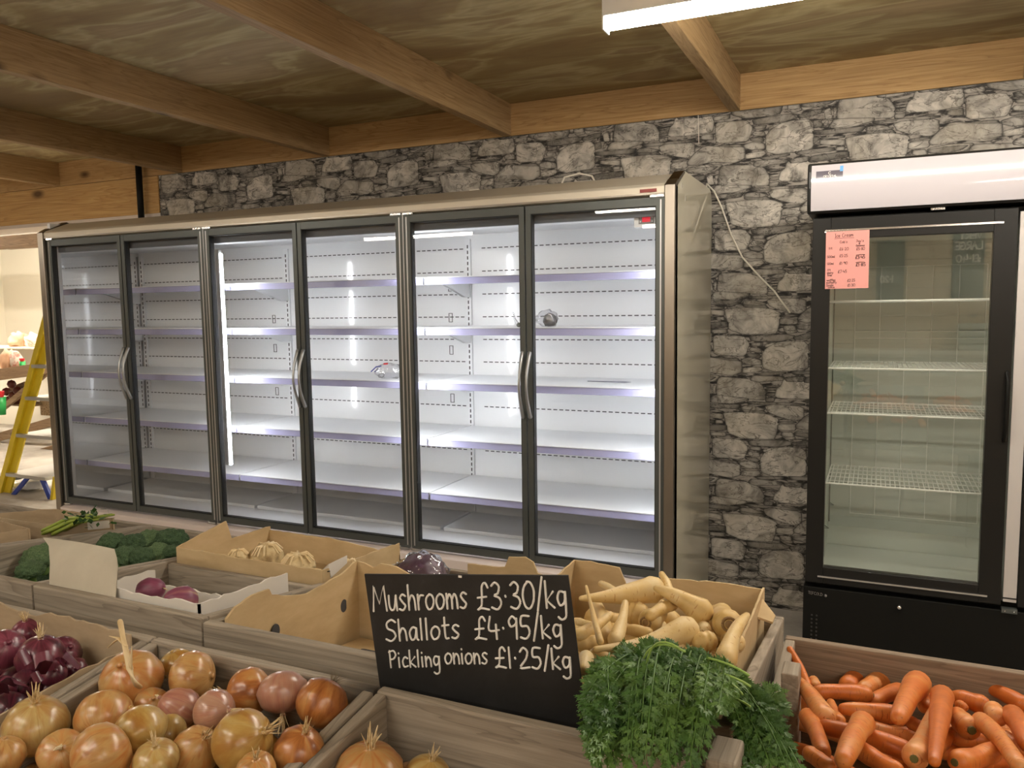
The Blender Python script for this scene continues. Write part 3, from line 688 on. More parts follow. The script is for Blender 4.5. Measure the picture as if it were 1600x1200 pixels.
# wire shelves
for zz in (1.513, 1.258, 1.084, .808):
    for xa, xb in ((4.375, 4.955), (5.03, 5.63)):
        m = MB()
        m.tube([(xa, .05, zz), (xb, .05, zz), (xb, .43, zz), (xa, .43, zz), (xa, .05, zz)], .0042, 6, cap='flat')
        for yy in (.12, .20, .28, .36): m.tube([(xa, yy, zz-.003), (xb, yy, zz-.003)], .0025, 5, cap='flat')
        x = xa+.012
        while x < xb-.005: m.tube([(x, .05, zz+.003), (x, .43, zz+.003)], .0021, 4, cap='flat'); x += .0165
        m.build('wire_shelf', WIREW, ck)
for xa, xb in ((4.45, 4.95), (5.05, 5.60)):
    m = MB(); n = 5
    for i in range(n+1): xx = xa+(xb-xa)*i/n; m.tube([(xx, .605, .56), (xx, .605, 1.66)], .002, 5, cap='flat')
    for zz in (.56, 1.02, 1.05, 1.35, 1.38, 1.66): m.tube([(xa, .605, zz), (xb, .605, zz)], .002, 5, cap='flat')
    m.build('wire_grid', WIREW, ck)
m = MB()
for yy in (.10, .50): m.tube([(4.368, yy, .50), (4.368, yy, 1.72)], .003, 6, cap='flat')
for yy in (.10, .50): m.tube([(4.368, yy-.02, .62), (4.385, yy, .615), (4.368, yy+.02, .62)], .002, 5, cap='flat')
m.build('shelf_rail', mat('rail_grey', (.25, .26, .24), .5, .5), ck)
p = aty(1405, 948, FY)
MB().tube([(p.x, FY+.005, p.z), (p.x, FY-.008, p.z)], [.010, .009], 16).build('lock', CHROME, ck, smooth=True)
p = aty(1290, 931, FY); MB().tube([(p.x, FY+.005, p.z), (p.x, FY-.001, p.z)], [.005, .005], 12).build('logo_dot', mat('logo_grey', (.16, .15, .14), .5), ck)

# ---------------------------------------------------------------- handwriting
G = {
'M': (.85, [[(0,0),(.08,1),(.4,.3),(.72,1),(.85,0)]]), 'u': (.5, [[(0,.6),(.02,.2),(.15,.02),(.33,.1),(.45,.6)],[(.45,.6),(.5,.0)]]),
's': (.42, [[(.40,.56),(.22,.63),(.06,.5),(.2,.33),(.38,.17),(.22,.0),(0,.05)]]), 'h': (.45, [[(0,1),(.03,0)],[(.03,.3),(.2,.58),(.38,.45),(.44,0)]]),
'r': (.35, [[(0,.6),(.03,0)],[(.03,.32),(.15,.55),(.35,.56)]]), 'o': (.5, [[(.25,.6),(.06,.48),(.0,.25),(.15,.0),(.4,.08),(.5,.35),(.4,.55),(.22,.6)]]),
'm': (.7, [[(0,.6),(.03,0)],[(.03,.35),(.18,.58),(.32,.4),(.34,0)],[(.34,.35),(.5,.58),(.64,.4),(.68,0)]]),
'£': (.6, [[(.58,.82),(.45,1),(.28,.88),(.25,.5),(.2,.15),(0,0),(.2,.06),(.6,0)],[(.02,.45),(.48,.48)]]),
'3': (.5, [[(.02,.88),(.22,1),(.42,.85),(.35,.6),(.15,.52),(.42,.42),(.5,.2),(.3,0),(.0,.08)]]), '.': (.2, [[(.08,.5),(.1,.46)]]),
'0': (.6, [[(.3,1),(.08,.8),(.0,.45),(.12,.08),(.35,.0),(.55,.25),(.6,.65),(.45,.95),(.25,1)]]), '/': (.3, [[(.3,1.15),(.0,-.1)]]),
'k': (.45, [[(0,1),(.03,0)],[(.4,.6),(.05,.28),(.45,0)]]), 'g': (.5, [[(.42,.55),(.15,.6),(.02,.35),(.15,.08),(.38,.2),(.44,.58)],[(.44,.58),(.45,0),(.42,-.35),(.2,-.45),(.02,-.35)]]),
'S': (.6, [[(.58,.88),(.35,1),(.08,.85),(.12,.6),(.45,.45),(.55,.2),(.3,0),(0,.1)]]), 'a': (.5, [[(.42,.55),(.2,.6),(.02,.35),(.12,.03),(.32,.1),(.42,.55)],[(.42,.55),(.44,.1),(.52,0)]]),
'l': (.15, [[(.03,1),(.05,.0)]]), 't': (.4, [[(.15,1),(.17,.1),(.35,.02)],[(0,.62),(.38,.64)]]), '4': (.55, [[(.1,1),(.02,.4),(.55,.4)],[(.4,.65),(.42,0)]]),
'9': (.5, [[(.45,.85),(.25,1),(.05,.8),(.15,.55),(.42,.65),(.47,.9)],[(.47,.9),(.45,0)]]), '5': (.55, [[(.5,1),(.1,1),(.06,.58),(.4,.55),(.5,.25),(.3,0),(0,.06)]]),
'P': (.55, [[(.05,1),(.1,0)],[(0,.92),(.35,1),(.52,.75),(.35,.52),(.08,.48)]]), 'i': (.15, [[(.03,.58),(.06,0)],[(.03,.85),(.04,.82)]]),
'c': (.4, [[(.4,.52),(.2,.6),(.02,.35),(.12,.03),(.4,.06)]]), 'n': (.45, [[(0,.6),(.03,0)],[(.03,.32),(.2,.58),(.38,.42),(.42,0)]]),
'1': (.15, [[(.05,1),(.08,0)]]), '2': (.55, [[(.02,.8),(.22,1),(.45,.82),(.35,.45),(0,.02),(.55,.05)]]), 'I': (.3, [[(0,1),(.3,1)],[(.15,1),(.15,0)],[(0,0),(.3,0)]]),
'e': (.42, [[(.03,.32),(.38,.36),(.3,.58),(.1,.55),(.02,.25),(.18,0),(.4,.08)]]), 'C': (.6, [[(.58,.85),(.3,1),(.02,.6),(.1,.1),(.4,0),(.6,.12)]]),
'V': (.6, [[(0,1),(.3,0),(.6,1)]]), 'E': (.5, [[(.5,1),(0,1),(0,0),(.5,0)],[(0,.5),(.4,.5)]]), 'R': (.55, [[(0,0),(0,1),(.4,.95),(.45,.65),(.02,.5),(.52,0)]]),
'Y': (.6, [[(0,1),(.3,.5),(.6,1)],[(.3,.5),(.3,0)]]), 'L': (.5, [[(0,1),(0,0),(.5,0)]]), 'A': (.6, [[(0,0),(.3,1),(.6,0)],[(.12,.4),(.48,.4)]]),
'G': (.6, [[(.58,.85),(.3,1),(.02,.6),(.1,.1),(.4,0),(.58,.15),(.58,.45),(.35,.45)]]), 'T': (.5, [[(0,1),(.5,1)],[(.25,1),(.25,0)]]), 'F': (.5, [[(.5,1),(0,1),(0,0)],[(0,.5),(.4,.5)]]),
'O': (.6, [[(.3,1),(.02,.6),(.1,.1),(.35,0),(.58,.4),(.5,.9),(.3,1)]]), 'D': (.6, [[(0,0),(0,1),(.4,.9),(.58,.5),(.4,.08),(0,0)]]), 'd': (.5, [[(.42,.5),(.2,.6),(.02,.3),(.2,0),(.42,.15)],[(.45,1),(.45,0)]]),
'b': (.45, [[(0,1),(.02,0),(.3,.02),(.44,.3),(.3,.58),(.02,.4)]]), 'w': (.6, [[(0,.6),(.12,0),(.3,.45),(.45,0),(.6,.6)]]), 'f': (.35, [[(.35,.95),(.18,1),(.12,.7),(.14,0)],[(0,.58),(.3,.6)]]),
'y': (.45, [[(0,.6),(.2,.1)],[(.45,.6),(.2,.0),(.02,-.4)]]), '7': (.5, [[(0,1),(.5,1),(.15,0)]]), '6': (.5, [[(.42,1),(.08,.5),(.1,.05),(.4,.05),(.42,.4),(.08,.4)]]),
'8': (.5, [[(.25,.52),(.05,.75),(.25,1),(.45,.78),(.25,.52),(.02,.25),(.25,0),(.48,.25),(.25,.52)]]), "'": (.15, [[(.05,1),(.03,.85)]]), '&': (.5, [[(.5,0),(.1,.7),(.25,1),(.35,.75),(.02,.25),(.2,0),(.5,.4)]]),
'J': (.5, [[(.1,1),(.5,1)],[(.35,1),(.35,.15),(.15,0),(0,.15)]]), 'v': (.4, [[(0,.6),(.2,0),(.4,.6)]]), ' ': (.35, []),
'U': (.55, [[(0,1),(.02,.2),(.25,0),(.5,.2),(.55,1)]]), 'W': (.8, [[(0,1),(.2,0),(.4,.7),(.6,0),(.8,1)]]), 'N': (.6, [[(0,0),(0,1),(.6,0),(.6,1)]]), 'p': (.45, [[(0,.6),(.02,-.4)],[(.02,.4),(.25,.6),(.42,.3),(.2,0),(.02,.1)]]),
}
def smoothpts(p, k=4):
    if len(p) < 3: return p
    out = []
    for i in range(len(p)-1):
        a = p[max(i-1, 0)]; b = p[i]; c = p[i+1]; d = p[min(i+2, len(p)-1)]
        for j in range(k):
            u = j/k
            out.append(tuple(.5*((2*b[q])+(-a[q]+c[q])*u+(2*a[q]-5*b[q]+4*c[q]-d[q])*u*u+(-a[q]+3*b[q]-3*c[q]+d[q])*u**3) for q in (0, 1)))
    return out+[p[-1]]
def write(mb, text, P, pen, sharp=''):       # P(u, v): u 0..1 along word, v in cap heights -> 3D point
    gap = .16; W = sum(G[c][0]+gap for c in text)-gap; x = 0
    for c in text:
        wd, strokes = G[c]
        for s_ in strokes:
            pts = s_ if (c in 'MVEYLAFTNW/k' or c in sharp) else smoothpts(s_)
            mb.tube([P((x+a)/W, b_) for a, b_ in pts], pen, 6, 1.0)
        x += wd+gap
# ---------------------------------------------------------------- pink note on the cooler glass
def NP(px, py, off=0): return aty(1280+px/10.91, 350+py/10.91, FY-.0052-off)
nt = thing('price_note', 'pink handwritten ice cream price sheet taped to the dark cooler door', 'note', (4.43, FY-.006, 1.56))
cn_ = [NP(118, 138), NP(858, 98), NP(838, 1092), NP(98, 1108)]
MB().prism(cn_, (0, .0005, 0)).build('paper', PINKP, nt)
mb = MB()
MB().prism([NP(92, 128, .001), NP(125, 128, .001), NP(125, 150, .001), NP(92, 150, .001)], (0, .0004, 0)).build('tape', WHITEP, nt)
def note(text, x0, y0, x1, y1, cap, pen=.0006):
    write(mb, text, lambda u, v: NP(x0+(x1-x0)*u, y0+(y1-y0)*u-cap*v, .0006), pen)
note('Ice Cream', 270, 232, 580, 208, 60, .0007)
mb.tube([NP(262, 254, .0006), NP(420, 240, .0006), NP(592, 234, .0006)], .0006, 5)
note("Cob's", 352, 328, 480, 322, 40); note("Jay's", 632, 306, 760, 300, 34); note('&', 672, 348, 700, 346, 34); note('Gemmas', 628, 384, 775, 376, 30)
note('1lt', 165, 436, 225, 432, 36); note('£6.20', 345, 452, 500, 446, 48); note('£5.80', 632, 448, 775, 440, 46)
note('500ml', 138, 580, 265, 574, 36); note('£5.25', 345, 566, 485, 560, 46); note('£3.45', 615, 596, 780, 582, 50, .0009)
note('120ml', 138, 696, 245, 690, 34); note('£1.90', 342, 692, 480, 684, 44); note('£1.85', 622, 722, 792, 712, 50, .0009)
note('1lt', 140, 800, 195, 797, 32); note('dairy', 136, 850, 238, 846, 34); note('free', 140, 892, 215, 888, 36); note('£7.45', 318, 838, 470, 828, 48)
note('waffles', 128, 976, 275, 970, 34); note('mcfluffy', 122, 1018, 295, 1010, 34); note('£2.25', 480, 984, 610, 978, 44)
note('Single', 122, 1066, 240, 1058, 34); note('cone', 150, 1092, 262, 1088, 24); note('£1.30', 482, 1066, 610, 1060, 44)
for a, b_ in ((520, 632), (648, 628)): mb.tube([NP(b_, a+10, .0012), NP(b_+70, a, .0012), NP(772, a, .0012)], .0016, 6, .5)
mb.build('handwriting', INK, nt)
mb = MB()
write(mb, 'TEFCOLD', lambda u, v: aty(1263+22*u, 927.5+3.8*u-4.2*v, FY+.0025), .0007)
mb.build('maker_logo', mat('logo_print', (.20, .19, .18), .5), ck)
mb = MB()
write(mb, 'CRYSTAL', lambda u, v: (4.345+.046*u, fc(1.966+.007*v)-.0024, 1.966+.007*v), .0006)
write(mb, 'C', lambda u, v: (4.362+.008*u, fc(1.977+.009*v)-.0024, 1.977+.009*v), .0007)
mb.build('sticker_print', CHALK, pn)
# ---------------------------------------------------------------- cables
m = MB()
pts = [Vector((3.775, .70, 2.072))]+[aty(px, py, y) for px, py, y in ((1104, 287, .72), (1116, 299, .745), (1128, 325, .77), (1143, 368, .775), (1160, 402, .776), (1185, 430, .777), (1210, 455, .778), (1234, 488, .779))]
o = m.tube(pts, .0042, 8).build('power_cable', CABLE, smooth=True); tag(o, 'white cable curling from the fridge end panel down the stone-print wall', 'cable')
for pts, lb in ((((868, 288), (882, 277), (905, 271), (925, 275), (939, 283)), 'white cable loop standing above the right part of the fridge top'), (((722, 302), (735, 297), (748, 296), (760, 300)), 'low white cable loop above the middle of the fridge top')):
    P = [aty(px, py, .60) for px, py in pts]; P[0].z = min(P[0].z, 2.057); P[-1].z = min(P[-1].z, 2.057)
    o = MB().tube([P[0]-Vector((.01, 0, .0))]+P, .005, 8).build('cable_loop', CABLE, smooth=True); tag(o, lb, 'cable')
o = MB().tube([aty(1091, 180, WY-.004), aty(1091.5, 205, WY-.004), aty(1092, 224, WY-.003)], .0015, 6).build('thin_wire', CABLE); tag(o, 'short thin white wire on the stone print under the ledger, near the batten lamp', 'cable')

# ================================================================ PRODUCE STAND
RY = -2.25
def zr(y): return .98-.15*(y-RY)            # rims of the back row (fall away to the fridge)
FYR = -2.335
def zf(y): return .98+.12*(y-FYR)           # rims of the front row (fall towards the customer)
st_ = thing('market_stand', 'timber stand carrying the vegetable crates', 'stand', (3.2, -2.3, 0))
mb = MB()
mb.prism([(.9, RY+.0, .775), (.9, -1.58, .6745), (.9, -1.58, .65), (.9, RY, .75)], (3.49, 0, 0)); mb.build('back_shelf', CRATE_X, st_)
mb = MB(); mb.prism([(.9, -2.33, .775), (.9, -2.98, .697), (.9, -2.98, .67), (.9, -2.33, .75)], (3.92, 0, 0)); mb.build('front_shelf', CRATE_X, st_)
box(4.395, 5.2, -2.315, -1.70, .675, .698).build('side_shelf', CRATE_X, st_)
for x in (.95, 2.3, 3.7, 5.1):
    for y in (-1.65, -2.28, -2.94): box(x-.03, x+.03, y-.03, y+.03, 0, .65).build('leg', CRATE_Y, st_, bevel=.003)
def crate(x0, x1, y0, y1, zfun, dz, label, bottom=.20, inner=None, th=.018, mx=CRATE_X, my=CRATE_Y, group=None):
    """y0 nearer the camera; boards follow the sloping rim"""
    zc = zfun((y0+y1)/2)-dz-bottom
    r = thing('wooden_crate', label, 'crate', ((x0+x1)/2, (y0+y1)/2, zc), group)
    for ya, yb in ((y0, y0+th), (y1-th, y1)):
        zt = zfun((ya+yb)/2)-dz
        box(x0, x1, ya, yb, zt-bottom, zt).build('side_board', mx, r, bevel=.003)
    for xa, xb in ((x0, x0+th), (x1-th, x1)):
        m = MB(); m.prism([(xa, y0+th, zfun(y0+th)-dz-bottom), (xa, y1-th, zfun(y1-th)-dz-bottom), (xa, y1-th, zfun(y1-th)-dz-.001), (xa, y0+th, zfun(y0+th)-dz-.001)], (xb-xa, 0, 0))
        m.build('end_board', my, r, bevel=.003)
    m = MB(); m.prism([(x0+th, y0+th, zfun(y0)-dz-bottom), (x0+th, y1-th, zfun(y1)-dz-bottom), (x0+th, y1-th, zfun(y1)-dz-bottom+.01), (x0+th, y0+th, zfun(y0)-dz-bottom+.01)], (x1-x0-2*th, 0, 0))
    m.build('base_board', mx, r)
    if inner is not None:
        zt = zfun(inner)-dz; box(x0+th, x1-th, inner-.009, inner+.009, zt-bottom+.01, zt-.004).build('divider', mx, r, bevel=.003)
    return r
g = .002
crate(1.68+g, 2.13-g, RY, -1.57, zr, 0, 'old wooden crate under the cardboard boxes at the left edge')
crate(2.13+g, 2.58-g, RY, -1.57, zr, 0, 'old wooden crate left of the broccoli crate')
crate(2.58+g, 3.03-g, RY, -1.57, zr, 0, 'old wooden crate holding broccoli')
crate(3.03+g, 3.48-g, RY, -1.57, zr, 0, 'divided wooden crate with purple bulbs in its white tray', inner=-1.93)
crate(3.48+g, 3.93-g, RY-.002, -1.57, zr, .006, 'wooden crate lined with cardboard behind the price board')
crate(3.93+g, 4.385-g, RY-.002, -1.60, zr, .004, 'wooden crate under the box of parsnips')
crate(2.58+g, 3.03-g, -2.95, FYR, zf, 0, 'front wooden crate at the far left under the red onions')
crate(3.03+g, 3.47-g, -2.95, FYR, zf, 0, 'front wooden crate holding the box of red onions')
crate(3.47+g, 3.91-g, -2.95, FYR, zf, 0, 'front wooden crate heaped with brown onions')
crate(3.91+g, 4.38-g, -2.95, FYR, zf, .0, 'front wooden crate below the price board')
crate(4.38+g, 4.82-g, -2.95, FYR, zf, .0, 'front wooden crate under the leafy greens')
zcar = lambda y: .90+.0*(y)
crate(4.40, 5.15, -2.31, -1.74, zcar, 0, 'wide wooden crate of loose carrots in front of the black cooler', mx=wood('brown_crate_wood', 'x', (.12, .085, .055), (.25, .18, .12), (.33, .25, .175), .85))
# loose plank by the parsnips
pa = Vector((4.392, -1.99, .80)); 
o = MB().beam((4.434, -1.975, .71), (4.430, -1.975, .943), (.026, 0, 0), (0, .05, 0)).build('corner_post', CRATE_Y, bevel=.003); tag(o, 'short upright wooden corner post between parsnips and carrots', 'post')

q = atz(1147, 1128, 1.012)
o = box(q.x-.017, q.x+.017, -2.395, -2.337, .80, 1.010).build('corner_post', CRATE_Y, bevel=.004); tag(o, 'worn grey post end rising through the gap in the greens', 'post')
# ---- cardboard
def panel(mb, p0, p1, zb, tops, th=.004, jag=.0):
    p0, p1 = Vector(p0), Vector(p1); d = (p1-p0); d.z = 0; nrm = Vector((-d.y, d.x, 0)).normalized()*th
    poly = [Vector((p0.x, p0.y, zb)), Vector((p1.x, p1.y, zb))]
    tops = sorted(tops, reverse=True); full = []
    for i in range(len(tops)-1):
        (ta, za), (tb, zb2) = tops[i], tops[i+1]
        n = max(1, int(abs(ta-tb)*d.length/.015))
        for q in range(n):
            u = q/n; full.append((ta+(tb-ta)*u, za+(zb2-za)*u+(random.uniform(-jag, jag) if 0 < q else 0)))
    full.append(tops[-1])
    for tt, zz in full: q = p0+d*tt; poly.append(Vector((q.x, q.y, zz)))
    mb.prism(poly, nrm); return mb
def card_box(name, label, corners, zb, zt, m=CARD, tops=None, jag=.0015, base=True, lift=0, cat='box', th=.004):
    cx_ = sum(p[0] for p in corners)/len(corners); cy_ = sum(p[1] for p in corners)/len(corners); r = thing(name, label, cat, (cx_, cy_, zb))
    n = len(corners)
    for i in range(n):
        a, b_ = corners[i], corners[(i+1) % n]
        tp = (tops or {}).get(i) or [(0, zt), (1, zt)]
        panel(MB(), (a[0], a[1], 0), (b_[0], b_[1], 0), zb, tp, th, jag).build('side_panel', m, r)
    if base:
        MB().prism([(p[0], p[1], zb) for p in corners], (0, 0, .004)).build('base_panel', m, r)
    return r
# parsnip box: back, right side, left, front
PB = [(3.955, -2.215), (4.355, -2.215), (4.352, -1.665), (3.955, -1.665)]
r = card_box('cardboard_box', 'open cardboard box heaped with parsnips', PB, .80, .95, tops={
    0: [(0, .955), (1, .955)], 1: [(0, .975), (.5, .968), (1, .958)], 2: [(0, .955), (.25, .957), (.48, .952), (.52, .925), (.70, .925), (.74, .962), (.9, .968), (1, .966)], 3: [(0, .966), (1, .96)]})
# torn flap sticking out to the right of the parsnip box
MB().prism([(4.352, -1.70, .944), (4.380, -1.735, .928), (4.378, -1.76, .924), (4.352, -1.77, .934)], (0, 0, .004)).build('torn_flap', CARD, r)
# cardboard lining (tall brown side with two holes) left of the board
zc0 = .80
L0, L1 = Vector((3.515, -2.228, 0)), Vector((3.522, -1.85, 0))
r = thing('cardboard_box', 'tall torn cardboard box side with two round holes left of the price board', 'box', (3.55, -2.0, .78))
PX = 3.5255
tops = []
for px, py in ((345, 980), (372, 950), (400, 930), (424, 921), (428, 930), (455, 931), (482, 928), (510, 913), (540, 893), (552, 880), (560, 876)):
    q = atx(px, py, PX-.004); tops.append((min(max((q.y-L0.y)/(L1.y-L0.y), 0), 1), q.z))
tops[0] = (0, .975); tops[-1] = (1, tops[-1][1])
panel(MB(), L0, L1, .79, tops, .005, .0015).build('side_panel', CARD, r)
B1_ = Vector((3.70, -1.82, 0)); zt_ = tops[-1][1]
panel(MB(), L1, B1_, .79, [(0, zt_), (.10, zt_-.004), (.2, zt_-.012), (.3, zt_-.002), (.5, zt_-.006), (.75, zt_-.03), (1, zt_-.04)], .005, .0015).build('side_panel', CARD, r)
for px, py in ((434, 987), (540, 947)):
    q = atx(px, py, PX)
    MB().prism([(q.x-.0065, q.y+.011*math.cos(a), q.z+.014*math.sin(a)) for a in [2*math.pi*i/18 for i in range(18)]], (.0022, 0, 0)).build('hand_hole', SLOT, r)
o = MB(); q = [Vector((3.53, -2.225, .845)), Vector((3.905, -2.225, .845)), Vector((3.905, -1.90, .80)), Vector((3.53, -1.86, .795))]
o.prism(q, (0, 0, .004)); fl = o.build('cardboard_sheet', CARD); tag(fl, 'flat pale cardboard sheet with a torn hole behind the price board', 'cardboard')
p = atz(578, 999, .835)
MB().prism([(p.x+.024*math.cos(a)*(1+.15*math.sin(3*a)), p.y+.012*math.sin(a)*(1+.25*math.cos(2*a)), .8495-.14*(p.y+.012*math.sin(a)+2.225)) for a in [2*math.pi*i/18 for i in range(18)]], (0, 0, .001)).build('torn_hole', SLOT, fl)
# back boxes behind the sign
r = thing('cardboard_box', 'cardboard box holding the wrapped purple cabbage behind the price board', 'box', (3.78, -1.66, .80))
panel(MB(), (3.66, -1.60, 0), (3.92, -1.60, 0), .80, [(0, .90), (.38, .905), (.42, .93), (.58, .935), (.66, .925), (.70, .90), (1, .885)], .004, .002).build('side_panel', CARD, r)
panel(MB(), (3.62, -1.75, 0), (3.92, -1.75, 0), .80, [(0, .86), (1, .86)], .004, .002).build('side_panel', CARD, r)
# celeriac box over the divided crate
A = [atz(280, 872, .965), atz(497, 911, .955)]
zb_ = .885
CB = [(3.055, -1.915), (3.47, -1.905), (3.47, -1.60), (3.055, -1.60)]
r = card_box('cardboard_box', 'shallow tan cardboard box of pale celeriac in front of the fridge', CB, .845, .955, tops={
    0: [(0, .962), (.5, .957), (1, .955)], 1: [(0, .955), (1, .93)], 2: [(0, .90), (.5, .92), (1, .92)], 3: [(0, .93), (.45, .935), (.5, .985), (1, .962)]})
r_cel = r
q = atz(487-0, 893, .957)
# white tray with purple bulbs
TB = [(3.06, -2.222), (3.445, -2.222), (3.445, -1.985), (3.06, -1.985)]
card_box('white_tray', 'low torn white card tray under the purple bulbs', TB, .86, .945, m=WCARD, tops={0: [(0, .992), (.3, .990), (.6, .988), (1, .990)], 1: [(0, .990), (1, .972)], 2: [(0, .90), (1, .90)], 3: [(0, .93), (1, .955)]}, cat='tray', jag=.003)
# left boxes with celery
cF, cR, cB, cL = atz(72, 819, .93), atz(178, 809, .93), atz(87, 795, .93), atz(-40, 804, .93)
card_box('cardboard_box', 'open cardboard box of celery with a white label, left of the broccoli', [tuple(cL)[:2], tuple(cF)[:2], tuple(cR)[:2], tuple(cB)[:2]], .80, .93, m=CARDD)
card_box('cardboard_box', 'cardboard box corner at the left edge beside the celery box', [tuple(atz(x, y, .95))[:2] for x, y in ((-90, 845), (47, 826), (-2, 812), (-110, 822))], .86, .95, m=CARDD)
u0, u1 = cF.lerp(cR, .60), cF.lerp(cR, .93); n_ = Vector((cR.y-cF.y, -(cR.x-cF.x), 0)).normalized()
o = MB().prism([Vector((u0.x, u0.y, .902))+n_*.0005, Vector((u1.x, u1.y, .902))+n_*.0005, Vector((u1.x, u1.y, .924))+n_*.0005, Vector((u0.x, u0.y, .924))+n_*.0005], n_*.0006).build('box_label', WCARD); tag(o, 'small white label stuck on the celery box', 'label')
# red onion box liner
card_box('cardboard_box', 'dull cardboard box full of red onions at lower left', [(3.055, -2.92), (3.445, -2.92), (3.445, -2.365), (3.055, -2.365)], .80, .97, m=CARDD, tops={0: [(0, .93), (1, .93)], 1: [(0, .925), (.75, .965), (1, .97)], 2: [(0, .99), (.5, .998), (.6, .985), (1, 1.0)], 3: [(0, 1.0), (1, .93)]}, jag=.003)
card_box('cardboard_box', 'dull cardboard lining in the front crate at the left edge', [(2.61, -2.92), (3.005, -2.92), (3.005, -2.36), (2.61, -2.36)], .80, .98, m=CARDD)
# blank grey card (back of a sign) at left
def sheet(pts_grid, th=.0012):
    mb = MB(); R_, C_ = len(pts_grid), len(pts_grid[0])
    vs = [Vector(p) for row in pts_grid for p in row]
    mb.add(vs+[v+Vector((.0, th, 0)) for v in vs], [(i*C_+j, i*C_+j+1, (i+1)*C_+j+1, (i+1)*C_+j) for i in range(R_-1) for j in range(C_-1)]+
           [(R_*C_+i*C_+j, R_*C_+(i+1)*C_+j, R_*C_+(i+1)*C_+j+1, R_*C_+i*C_+j+1) for i in range(R_-1) for j in range(C_-1)])
    return mb
rows = []
Lp = [(67, 840), (76, 853), (78, 880), (77, 905), (76, 935)]; Rp = [(178, 858), (182, 872), (184, 888), (182, 912), (180, 950)]
for (lx, ly), (rx, ry), yy in zip(Lp, Rp, (-2.17, -2.195, -2.215, -2.225, -2.235)):
    rows.append([aty(lx+(rx-lx)*u, ly+(ry-ly)*u+6*math.sin(math.pi*u)*-.3, yy) for u in [i/8 for i in range(9)]])
o = sheet(rows).build('blank_card', GREYCARD, smooth=True); tag(o, 'curved blank grey card standing in front of the broccoli', 'card')
# bent white price card beside the celeriac box
c_ = [aty(488, 905, -1.885), aty(512, 882, -1.885), aty(541, 868, -1.82), aty(541, 880, -1.82), aty(516, 903, -1.88), aty(490, 910, -1.885)]
o = MB().prism(c_, (.001, .002, 0)).build('white_card', WCARD); tag(o, 'bent white card with a black wire outline beside the celeriac', 'card')
MB().tube([aty(499, 908, -1.889), aty(498, 896, -1.889), aty(512, 893, -1.888), aty(535, 888, -1.83)], .0012, 5).build('wire_outline', BLACKM, o)

# ---- chalkboard price sign (stands in the slot between the two rims)
SY = -2.292
TL, TR = aty(569, 897, SY), aty(887.5, 899, SY)
ex = (TR-TL); W_ = ex.length; ex.normalize(); dn = Vector((ex.z, 0, -ex.x)); H_ = .245
BL, BR = TL+dn*H_, TR+dn*H_
sg = thing('price_board', 'black chalkboard listing mushrooms, shallots and pickling onions prices', 'sign', ((BL.x+BR.x)/2, SY, min(BL.z, BR.z)))
bl = MB().prism([TL, TR, BR, BL], (0, .003, 0)).build('board', BOARD, sg, bevel=.0006)
mb = MB()
def word(text, x0, y0, x1, y1, cap, pen=.0016):
    write(mb, text, lambda u, v: aty(x0+(x1-x0)*u+cap*v*-.06, y0+(y1-y0)*u-cap*v, SY-.0004), pen)
word('Mushrooms', 584, 955, 730, 950, 39); word('£3.30/kg', 747, 953, 886, 949, 42)
word('Shallots', 604, 1002, 718, 997, 33); word('£4.95/kg', 743, 999, 879, 997, 35)
word('Pickling', 609, 1043, 688, 1041, 26, .0014); word('onions', 696, 1037, 762, 1037, 27, .0014); word('£1.25/kg', 775, 1043, 893, 1046, 32)
mb.build('chalk_writing', CHALK, bl)
box((TL.x+TR.x)/2-.002, (TL.x+TR.x)/2+.003, SY-.001, SY, (TL.z+TR.z)/2-.004, (TL.z+TR.z)/2-.001).build('paint_chip', CHALK, bl)

